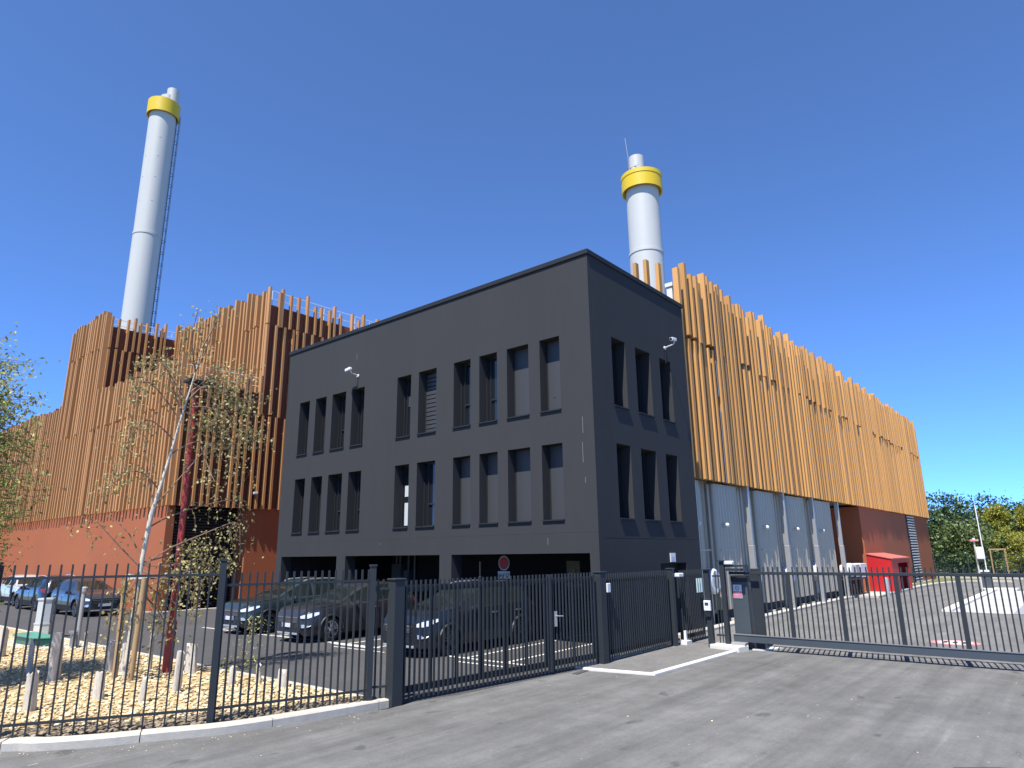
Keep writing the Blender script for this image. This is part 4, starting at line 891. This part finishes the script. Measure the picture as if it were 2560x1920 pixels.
for (x, y), h_, r_, lab in ST:
    big = r_ > .08; r_ *= .72
    mb = MB(); n = 14; i0 = len(mb.v); K = 6; ph = rnd.uniform(0, 6); tx, ty = rnd.uniform(-.06, .06), rnd.uniform(-.06, .06)
    for k in range(K + 1):
        for j in range(n):
            a = 2 * math.pi * j / n; rr = r_ * (1 + .14 * math.sin(3 * a + ph + k * .25) + rnd.uniform(-.05, .05)) * (1.06 - .14 * k / K)
            zz = .04 + h_ * k / K + (rnd.uniform(-.07, .07) if k == K else 0)
            mb.v.append((x + tx * k / K * h_ + rr * math.cos(a), y + ty * k / K * h_ + rr * math.sin(a), zz))
    for k in range(K):
        for j in range(n): a = i0 + k * n + j; b = i0 + k * n + (j + 1) % n; mb.face((a, b, b + n, a + n))
    mb.face(tuple(i0 + K * n + j for j in range(n)))
    tag(obj('tree_sleeve' if big else 'planting_stake', mb, M['sleeve'], smooth=50), lab, 'sleeve' if big else 'stake', 'sleeves and stakes in the gravel bed')
for b0, b1, lab in (((-15.62, 6.02, 0), (-15.60, 6.0, 1.95), 'left round timber stake holding the birch'), ((-14.80, 6.0, 0), (-14.78, 6.04, 2.02), 'right round timber stake holding the birch')):
    mb = MB(); mb.tube([b0, b1], .055, 10); tag(obj('tree_stake', mb, M['stake'], smooth=40), lab, 'stake', 'timber stakes of the birch')

# ------------------------------------------------------------------ birch
PB = Vector((-15.26, 6.06, 0)); PR = Vector((.3697, .9292, 0)); PV = Vector((-.9292, .3697, 0))
bt = thing('birch_tree', 'young white barked birch with sparse wilting leaves behind the fence', 'tree', PB)
def W3(s, z, dpt=0.0): return PB + PR * s + PV * dpt + Vector((0, 0, z))
tr = [(0, 0), (.02, .8), (.05, 1.6), (.07, 2.32), (.14, 3.27), (.24, 3.82), (.38, 4.61), (.52, 5.5), (.60, 5.94), (.66, 6.28), (.73, 6.73), (.78, 7.16)]
mb = MB(); mb.tube([W3(*p) for p in tr], [.05, .047, .045, .044, .05, .036, .029, .023, .019, .015, .011, .006], 10); obj('trunk', mb, M['bark'], bt, smooth=60)
BR = [[(.17, 3.51), (.04, 3.97), (-.09, 4.58), (-.25, 5.3)], [(.19, 3.48), (.58, 4.05), (1.09, 4.78), (1.42, 5.24)], [(.12, 3.03), (.44, 3.24), (.92, 3.45), (1.64, 3.66), (1.89, 3.55), (2.1, 3.07)],
      [(.08, 2.23), (.53, 2.58), (1.15, 2.88), (1.84, 3.15), (1.96, 2.75), (1.99, 2.31)], [(.93, 2.79), (1.29, 2.66), (1.7, 2.57), (1.73, 2.32)], [(.52, 5.5), (.44, 6.09), (.38, 6.69), (.39, 7.17)],
      [(.52, 5.5), (.22, 6.23), (.01, 6.88)], [(.62, 6.01), (1.07, 6.43), (1.57, 6.31), (1.72, 5.7)], [(.61, 5.84), (.96, 6.21), (1.6, 6.0), (2.18, 5.95)], [(.57, 5.67), (1.01, 5.71), (1.64, 5.46), (2.27, 5.13)],
      [(.66, 6.25), (1.11, 5.95), (1.55, 5.04), (1.84, 4.2)], [(.51, 5.36), (-.05, 6.04), (-.39, 6.07), (-.45, 4.84)], [(.44, 4.9), (-.11, 5.31), (-.45, 4.84), (-.49, 4.04)], [(.59, 5.77), (.04, 6.55), (-.31, 6.6), (-.39, 5.51)],
      [(.06, 2.37), (-.23, 2.91), (-.67, 3.31)], [(.05, 2.23), (-.36, 2.64), (-.89, 3.19), (-.99, 2.96)], [(.24, 3.82), (-.13, 4.18), (-.58, 4.1), (-.83, 3.61)], [(.38, 4.61), (.84, 4.93), (1.38, 4.97), (2.16, 5.29)],
      [(.97, 4.81), (1.2, 4.24), (1.31, 4.01)], [(.06, 2.17), (.51, 2.01), (.91, 2.15), (1.26, 1.7)], [(.04, 2.08), (.37, 1.73), (.78, 1.48)], [(.08, 2.26), (.62, 2.25), (1.2, 2.36), (1.46, 2.05)],
      [(.06, 2.17), (-.06, 1.86), (-.2, 1.69)], [(.10, 2.32), (.79, 2.51), (1.29, 2.63)], [(.54, 5.6), (.92, 5.4), (1.31, 5.4)], [(.72, 6.59), (.88, 7.1), (.96, 7.61)], [(.66, 6.28), (1.23, 6.66), (1.88, 6.49)],
      [(.7, 6.5), (.55, 7.2), (.6, 7.9)], [(.78, 7.1), (1.0, 7.7), (1.1, 8.1)], [(.05, 1.9), (.3, 1.5), (.55, 1.0)], [(.05, 1.7), (-.2, 1.4), (-.45, 1.05)], [(.06, 2.0), (.9, 1.9), (1.2, 1.3)], [(.05, 1.8), (.5, 1.3), (.75, .8)]]
LF = [14, 6, 40, 55, 45, 40, 40, 80, 85, 95, 80, 60, 60, 55, 9, 16, 42, 75, 26, 95, 80, 110, 40, 60, 70, 16, 60, 26, 14, 55, 45, 80, 45]
tw = MB(); lf = MB()
for br, nl in zip(BR, LF):
    dz = rnd.uniform(-.5, .5); pts = cr([Vector((p[0], p[1], dz * k / (len(br) - 1))) for k, p in enumerate(br)], 5)
    P3 = [W3(p[0], p[1], p[2]) for p in pts]; n = len(P3)
    low = br[0][1] < 2.5 and br[-1][1] < 2.4
    tw.tube(P3, [max(.004, .016 * (1 - k / n) + .003) for k in range(n)], 5)
    for k in range(int(nl * (2.3 if not low else 1.5))):
        t_ = rnd.random() ** .7 * .75 + .25; c_ = P3[min(n - 1, int(t_ * (n - 1)))]
        sp = .28 if not low else .27; q = c_ + Vector((rnd.gauss(0, sp * .6), rnd.gauss(0, sp * .6), rnd.gauss(-.06, sp * .55)))
        lf.leaf(q, .070, .66, droop=.9)
        if k % 7 == 0:
            e = q + Vector((rnd.gauss(0, .06), rnd.gauss(0, .06), -rnd.uniform(.12, .35))); tw.tube([c_, q, e], .0025, 3)
            for j in range(3): lf.leaf(q.lerp(e, rnd.random()), .074, .62, droop=1.2)
obj('branches', tw, M['twig'], bt); obj('crown', lf, M['leafb'], bt)
mb = MB(); mb.lathe(PB + Vector((.05, .06, 1.98)), [(.10, 0), (.10, .07)], 12); mb.bar((-15.6, 6.0, 2.0), (-14.79, 6.05, 2.03), .02, .06); mb.bar((-15.6, 6.04, 2.06), (-14.79, 6.1, 1.99), .02, .06); obj('tie', mb, M['cream'], bt)

def leafy(root, c, rad, nclump, per, size, m, zmin=0, asp=.55, squash=(1, 1, 1), clump=.5):
    lf = MB(); c = Vector(c)
    for k in range(nclump):
        d = Vector((rnd.gauss(0, 1), rnd.gauss(0, 1), rnd.gauss(0, 1))).normalized() * (rnd.random() ** .4)
        q = c + Vector((d.x * rad[0], d.y * rad[1], d.z * rad[2]))
        if q.z < zmin: continue
        for j in range(per):
            v = q + Vector((rnd.gauss(0, clump), rnd.gauss(0, clump), rnd.gauss(0, clump * .6))); lf.leaf(v, size, asp)
    return obj('crown', lf, m, root)
lt = thing('willow_tree', 'fine leaved pale green tree reaching in from the left edge', 'tree', (-17.3, 2.7, 0))
mb = MB(); mb.tube([(-17.3, 2.7, 0), (-17.3, 2.75, 2.5), (-17.2, 2.9, 5.0), (-17.1, 3.1, 6.8)], [.09, .07, .04, .01], 8); obj('trunk', mb, M['trunk'], lt)
tw = MB(); lf = MB()
for k in range(560):
    z0 = rnd.uniform(1.6, 6.3); a = rnd.uniform(-.6, 3.3) if k % 3 else rnd.uniform(-3, 3); rr = rnd.uniform(.9, 2.05) * (1.08 - abs(z0 - 3.9) * .17)
    p0 = Vector((-17.3 + (z0 / 40), 2.75 + z0 * .03, z0)); e = p0 + Vector((math.cos(a) * rr, math.sin(a) * rr, rnd.uniform(-.35, .6)))
    mdl = (p0 + e) / 2 + Vector((0, 0, .15)); tw.tube([p0, mdl, e], [.012, .007, .003], 4)
    for j in range(30):
        t_ = rnd.uniform(.3, 1.05); q = p0.lerp(e, t_) + Vector((rnd.gauss(0, .09), rnd.gauss(0, .09), rnd.gauss(0, .09))); lf.leaf(q, .11, .36)
obj('branches', tw, M['twig'], lt); obj('crown', lf, M['leafw'], lt)
sp = thing('sapling', 'small bright leaved sapling behind the fence right of the thick post', 'sapling', (-12.75, 7.15, 0))
mb = MB(); mb.tube([(-12.75, 7.15, 0), (-12.72, 7.2, .7), (-12.7, 7.3, 1.3)], [.012, .009, .004], 5); mb.tube([(-12.73, 7.18, .5), (-12.9, 7.0, .85)], .005, 4); obj('stem', mb, M['twig'], sp)
lf = MB()
for k in range(170): t_ = rnd.random(); lf.leaf((-12.73 + rnd.gauss(0, .12), 7.22 + rnd.gauss(0, .16) + (.1 if t_ > .6 else 0), .25 + 1.05 * t_), .075, .34)
for k in range(40): lf.leaf((-12.95 + rnd.gauss(0, .1), 6.95 + rnd.gauss(0, .1), .25 + .3 * rnd.random()), .06, .4)
obj('crown', lf, M['leafw'], sp)
def far_tree(x, y, h_, r_, m, label, n=46, per=60, size=.42, z0=.25, clump=.55, trunk=True, group='trees beyond the yard', name='broadleaf_tree'):
    t = thing(name, label, 'tree', (x, y, 0), 0, group)
    mb = MB(); mb.tube([(x, y, -.1), (x, y, h_ * .45), (x + .2, y, h_ * .8)], [.22, .15, .04], 7)
    for k in range(4): a = k * 1.6; mb.tube([(x, y, h_ * .35), (x + r_ * .6 * math.cos(a), y + r_ * .6 * math.sin(a), h_ * .65)], [.09, .03], 5)
    obj('trunk', mb, M['trunk'], t)
    leafy(t, (x, y, h_ * (z0 + 1) / 2), (r_, r_, h_ * (1 - z0) / 2 - .2), n, per, size, m, zmin=.2, clump=clump)
FT = [(-10.6, 78, 7.9, 2.6, 'leafd', 'dark tree touching the end of the timber hall'), (-7.9, 81, 7.7, 2.8, 'leafd', 'dark rounded tree, second beyond the hall end'), (-8.6, 73.5, 5.0, 2.0, 'leafm', 'mid green shrubby tree beyond the kerb at the hall end'),
      (-5.2, 84, 7.9, 2.8, 'leafd', 'tall dark tree behind the raised barrier boom'), (-7.3, 75.5, 4.6, 1.7, 'leafm', 'mid green shrubby tree right behind the barrier boom'), (-2.6, 86, 8.0, 3.0, 'leafm', 'mid green tree behind the small rounded yellow green tree'),
      (1.2, 87, 8.2, 3.2, 'leafd', 'dark tree beyond the right edge of the yard'), (5.5, 88, 8.6, 3.4, 'leafm', 'mid green tree far beyond the right edge of the yard'), (-13.5, 85, 8.2, 2.8, 'leafm', 'mid green tree half hidden by the end of the timber hall')]
for x, y, h_, r_, m, lab in FT: far_tree(x, y, h_, r_, M[m], lab, n=80, per=70, size=.30, z0=-.05, clump=.5)
for x, y, h_, r_, lab in ((-4.9, 75, 4.3, 2.3, 'large yellow green domed shrub behind the mesh fence'), (-1.0, 74, 4.4, 2.3, 'yellow green domed shrub at the right edge'), (-6.5, 79, 6.5, 1.1, 'small rounded yellow green tree above the domed shrub'), (-3.9, 80, 6.3, 1.3, 'rounded yellow green tree near the right edge')):
    far_tree(x, y, h_, r_, M['leafy'], lab, n=90, per=70, size=.17, z0=.0 if h_ < 5 else .45, clump=.24, group='yellow green shrubs behind the mesh fence', name='domed_shrub')
hb = MB(); cs = [(-400 + 800 * k / 60, 170 + 40 * math.sin(k * .7)) for k in range(61)]
for k in range(60):
    a, b = cs[k], cs[k + 1]; za = 9 + 3.0 * math.sin(k * .9) + 2 * math.sin(k * 2.3); zb = 9 + 3.0 * math.sin((k + 1) * .9) + 2 * math.sin((k + 1) * 2.3)
    hb.quad((a[0], a[1], -1), (b[0], b[1], -1), (b[0], b[1] + 60, zb), (a[0], a[1] + 60, za)); hb.quad((a[0], a[1] + 60, za), (b[0], b[1] + 60, zb), (b[0], b[1] + 150, -1), (a[0], a[1] + 150, -1))
struct('hill', hb, mat('wooded_hill', (.05, .075, .03), .9, n=.5, ns=.25, bump=1, bs=.4))
for x, y, h_, r_, lab in ((-64, 9.5, 9.5, 3.4, 'dense green tree at the left edge behind the parked white car'),):
    far_tree(x, y, h_, r_, M['leafm'], lab, n=80, per=60, size=.38, z0=.1, group='trees beside the stepped hall')

# ------------------------------------------------------------------ cars
def lerp_t(tab, s):
    for (a, b), (c_, d_) in zip(tab, tab[1:]):
        if s <= c_: return b + (d_ - b) * max(0, min(1, (s - a) / (c_ - a)))
    return tab[-1][1]
def sm(tab, s): return sum(lerp_t(tab, s + o) for o in (-.06, -.03, 0, .03, .06)) / 5
def car(label, loc, rz, paint, rim, L_=4.5, H=1.64, W_=.92, two=False, group=None, rails_=True, cat='car', silver=True, sl=.0):
    t = thing('parked_car', label, cat, (loc[0], loc[1], 0), rz, group)
    k = H / 1.64; f = L_ / 4.5
    top = [(0, .74), (.06, .86), (.2, .96), (.6, 1.03), (1.2, 1.09), (2.05 + sl, 1.52), (2.35 + sl, 1.61), (3.0, 1.64), (3.7, 1.60 - sl * .3), (4.15, 1.50 - sl * .5), (4.38, 1.1), (4.5, .85)]
    belt = [(0, .70), (.06, .78), (.2, .87), (.6, .94), (1.2, 1.0), (2.5, 1.04), (3.9, 1.11), (4.3, 1.02), (4.5, .80)]
    hw = [(0, .60), (.06, .70), (.2, .83), (.5, .905), (.9, .92), (3.9, .92), (4.3, .86), (4.5, .72)]
    hw = [(a, b * W_ / .92) for a, b in hw]
    wf, wr, RA, zc = .86, 3.53, .385, .345
    st = sorted(set([0, .02, .06, .12, .2] + [i * .1 for i in range(3, 45)] + [wf + RA * math.cos(a * math.pi / 12) for a in range(13)] + [wr + RA * math.cos(a * math.pi / 12) for a in range(13)] + [4.42, 4.48, 4.5]))
    rows = []
    for s in st:
        w_ = sm(hw, s); tp = sm(top, s) * k; bl = min(sm(belt, s) * k, tp - .02)
        zb = .30 if s < .06 or s > 4.45 else .23
        for c_ in (wf, wr):
            if abs(s - c_) < RA: zb = max(zb, zc + math.sqrt(max(0, RA * RA - (s - c_) ** 2)))
        gh = max(0, min(1, (tp - bl - .08) / .35)); zm = max(zb + .02, .48 * k); zs = max(zm + .02, bl - .13)
        r_top = w_ - .10 - .21 * gh
        rows.append([(w_ - .05, zb), (w_, zm), (w_ - .004, zs), (w_ - .05, bl), (w_ - .085 - .02 * gh, bl + .03 * min(1, gh * 3) + .004), (r_top, tp - .075 * gh - .012), (r_top - .09, tp - .02 * gh - .006), (r_top * .5, tp), (0, tp + .004)])
    bod, side, wsh, rear, low = MB(), MB(), MB(), MB(), MB(); sides = {}
    for i in range(len(st) - 1):
        for sg_ in (1, -1):
            for j in range(8):
                s0, s1 = st[i] * f, st[i + 1] * f; a, b = rows[i], rows[i + 1]; sc_ = (st[i] + st[i + 1]) / 2
                tgt = bod; ghm = (a[8][1] - a[3][1] + b[8][1] - b[3][1]) / 2
                if j == 0: tgt = low
                if j == 4 and ghm > .22 * k and 1.55 < sc_ < 4.1 and not (2.52 < sc_ < 2.6 or 3.42 < sc_ < 3.5): tgt = sides.setdefault((sg_, 0 if sc_ < 2.55 else 1 if sc_ < 3.45 else 2), MB())
                if j >= 6 and 1.28 < sc_ < 2.05 + sl: tgt = wsh
                if j >= 6 and 4.15 < sc_ < 4.36: tgt = rear
                q = [(sg_ * a[j][0], s0, a[j][1]), (sg_ * b[j][0], s1, b[j][1]), (sg_ * b[j + 1][0], s1, b[j + 1][1]), (sg_ * a[j + 1][0], s0, a[j + 1][1])]
                tgt.quad(*(q if sg_ > 0 else q[::-1]))
    for row, s, flip in ((rows[0], 0, 0), (rows[-1], L_, 1)):
        pts = [(p[0], s, p[1]) for p in row] + [(-p[0], s, p[1]) for p in reversed(row[:-1])]; bod.quad(*(pts if flip else pts[::-1]))
    def weld(mb):
        d = {}; idx = []
        nv = []
        for v in mb.v:
            key = tuple(round(q, 4) for q in v)
            if key not in d: d[key] = len(nv); nv.append(v)
            idx.append(d[key])
        mb.v = nv; mb.f = [tuple(idx[q] for q in fc) for fc in mb.f]
        keep = [q for q in range(len(mb.f)) if len(set(mb.f[q])) == len(mb.f[q])]
        mb.f = [mb.f[q] for q in keep]; mb.t = [mb.t[q] for q in keep]; mb.m = [mb.m[q] for q in keep]
    for mb in (bod, wsh, rear, low, *sides.values()): weld(mb)
    obj('body', bod, paint, t, local=True, smooth=38)
    obj('lower_cladding', low, M['bplast'], t, local=True, smooth=38)
    [obj('side_window', q, M['carglass'], t, local=True, smooth=38) for q in sides.values()]; obj('windscreen', wsh, M['carglass'], t, local=True, smooth=38); obj('rear_window', rear, M['carglass'], t, local=True, smooth=38)
    mb = MB(); mb.box(-W_ + .12, W_ - .12, .35, L_ - .4, .24, .6); obj('underside', mb, M['bplast'], t, local=True)
    for sg_ in (1, -1):
        for c_ in (wf, wr):
            mb = MB(); pa = [((sg_ * (W_ + .004)), c_ * f + (RA + .015) * math.cos(a * math.pi / 14), zc + (RA + .015) * math.sin(a * math.pi / 14)) for a in range(15)]; mb.tube(pa, .032, 6); obj('arch_trim', mb, M['bplast'], t, local=True)
            wc = (sg_ * (W_ - .125), c_ * f, zc)
            e = Vector(wc); mb = MB()
            mb.lathe((0, 0, 0), [(.21, -.10), (.30, -.105), (.335, -.08), (.345, -.03), (.345, .05), (.325, .09), (.235, .10)], 28, 'x', cap=False); mb.v = [(v[0] * sg_ + e.x, v[1] + e.y, v[2] + e.z) for v in mb.v]
            wh = obj('wheel', mb, M['rubber'], t, local=True, smooth=40)
            mb = MB(); mb.lathe((0, 0, 0), [(.245, .085), (.235, .10), (.215, .095), (.215, .0), (.05, .0)], 28, 'x', cap=False)
            for q in range(5):
                for dd in (-.16, .16):
                    a = 2 * math.pi * q / 5 + dd + .3; mb.bar((.062, .03 * math.cos(a), .03 * math.sin(a)), (.088, .23 * math.cos(a + dd * .3), .23 * math.sin(a + dd * .3)), .034, .03, up=(1, 0, 0))
            mb.lathe((0, 0, 0), [(.055, .03), (.055, .085), (.03, .095)], 14, 'x')
            mb.v = [(v[0] * sg_ + e.x, v[1] + e.y, v[2] + e.z) for v in mb.v]; obj('rim', mb, rim, wh, local=True)
            mb = MB(); mb.lathe((0, 0, 0), [(.213, .005), (.05, .006)], 24, 'x', cap=True); mb.v = [(v[0] * sg_ + e.x, v[1] + e.y, v[2] + e.z) for v in mb.v]; obj('brake_disc', mb, M['ink'], wh, local=True)
        def patch(tab, name, m, e=.006):
            mb = MB(); L2 = []
            for s, z0, z1 in tab: x_ = sg_ * (sm(hw, s) + e); L2.append(((x_, s * f - e, z0 * k), (x_ - sg_ * .035, s * f - e, z1 * k)))
            for (a, b), (c_, d_) in zip(L2, L2[1:]): mb.quad(*((a, c_, d_, b) if sg_ > 0 else (b, d_, c_, a)))
            return obj(name, mb, m, t, local=True)
        patch([(.0, .70, .76), (.06, .70, .79), (.14, .70, .82), (.25, .735, .845), (.38, .78, .86), (.5, .83, .87)], 'headlight', M['lamp'])
        patch([(4.05, .98, 1.03), (4.2, .90, 1.04), (4.35, .85, 1.0), (4.45, .82, .95)], 'tail_light', M['tail'])
        patch([(.02, .44, .62), (.08, .44, .60), (.16, .46, .56), (.22, .5, .52)], 'fog_lamp_surround', M['silver'] if silver else M['bplast'], .008)
        mb = MB(); mb.bar((sg_ * (W_ - .06), 1.66 * f, 1.02 * k), (sg_ * (W_ + .17), 1.70 * f, 1.06 * k), .10, .13); mb.v = [tuple(v) for v in mb.v]; mr = obj('mirror', mb, paint, t, local=True, bevel=.035)
        mb = MB()
        for s in (2.35, 3.3): mb.box(sg_ * (W_ - .01) - .02, sg_ * (W_ - .01) + .02, s * f, s * f + .2, .88 * k, .91 * k)
        obj('door_handles', mb, M['silver'], t, local=True)
        mb = MB()
        for s in (1.42, 2.56, 3.38): mb.box(sg_ * (W_ + .0015) - .003, sg_ * (W_ + .0015) + .003, s * f - .006, s * f + .006, .32, .90 * k)
        obj('door_gaps', mb, M['ink'], t, local=True)
        if rails_:
            mb = MB(); mb.tube([(sg_ * .60, 2.25 * f, 1.55 * k), (sg_ * .60, 2.45 * f, 1.605 * k), (sg_ * .60, 3.0 * f, 1.625 * k), (sg_ * .60, 3.5 * f, 1.605 * k), (sg_ * .59, 3.8 * f, 1.55 * k)], .022, 6); obj('roof_rail', mb, M['silver'], t, local=True)
    mb = MB(); mb.box(-.50, .50, -.014, .01, .56 * k, .70 * k); mb.box(-.44, .44, -.012, .01, .32 * k, .46 * k); obj('grille', mb, M['bplast'], t, local=True, bevel=.004)
    mb = MB()
    for q in range(4): mb.box(-.47, .47, -.02, -.0145, (.575 + .03 * q) * k, (.583 + .03 * q) * k)
    mb.box(-.5, .5, -.026, -.0145, .702 * k, .725 * k); obj('grille_bars', mb, M['galvd'], t, local=True)
    pl = MB(); pl.box(-.26, .26, -.045, -.02, .445 * k, .555 * k); po = obj('number_plate', pl, M['platew'], t, local=True)
    mb = MB(); mb.box(-.255, -.21, -.047, -.0452, .45 * k, .55 * k); mb.box(.21, .255, -.047, -.0452, .45 * k, .55 * k); obj('plate_band', mb, M['blue'], po, local=True)
    mb = MB(); mb.box(-.55, .55, -.03, .02, .235, .29); obj('bumper_lip', mb, M['silver'] if silver else M['bplast'], t, local=True, bevel=.01)
    return t
def paintm(n, c): return mat(n, c, .32, .35, coat=.9)
car('dark teal parked car, leftmost of the three facing the gate', (-21.65, 11.62), 0, paintm('teal_car_paint', (.024, .042, .046)), M['alloyd'], L_=4.5, H=1.66, silver=True)
car('dark grey parked car with bright alloy wheels, middle of the three facing the gate', (-18.15, 11.52), 0, paintm('grey_car_paint', (.032, .033, .037)), M['alloy'], L_=4.5, H=1.60, rails_=False)
car('almost black parked car behind the wide picket gate', (-13.3, 11.52), 0, paintm('black_car_paint', (.012, .016, .023)), M['alloyd'], L_=4.6, H=1.68)
car('blue grey parked car facing the roller door behind the pale cabinet', (-33.05, 12.0), R(90), paintm('blue_grey_car_paint', (.034, .040, .050)), M['alloyd'], L_=4.4, H=1.56, rails_=False, sl=.1)
car('dark blue parked car seen between the white car and the blue grey car', (-43.0, 12.05), R(-90), paintm('dark_blue_car_paint', (.012, .016, .026)), M['alloyd'], L_=4.6, H=1.66)
car('white parked car at the left edge under the terracotta wall', (-43.9, 12.55), R(90), paintm('white_car_paint', (.55, .56, .57)), M['alloyd'], L_=4.3, H=1.60, rails_=False)
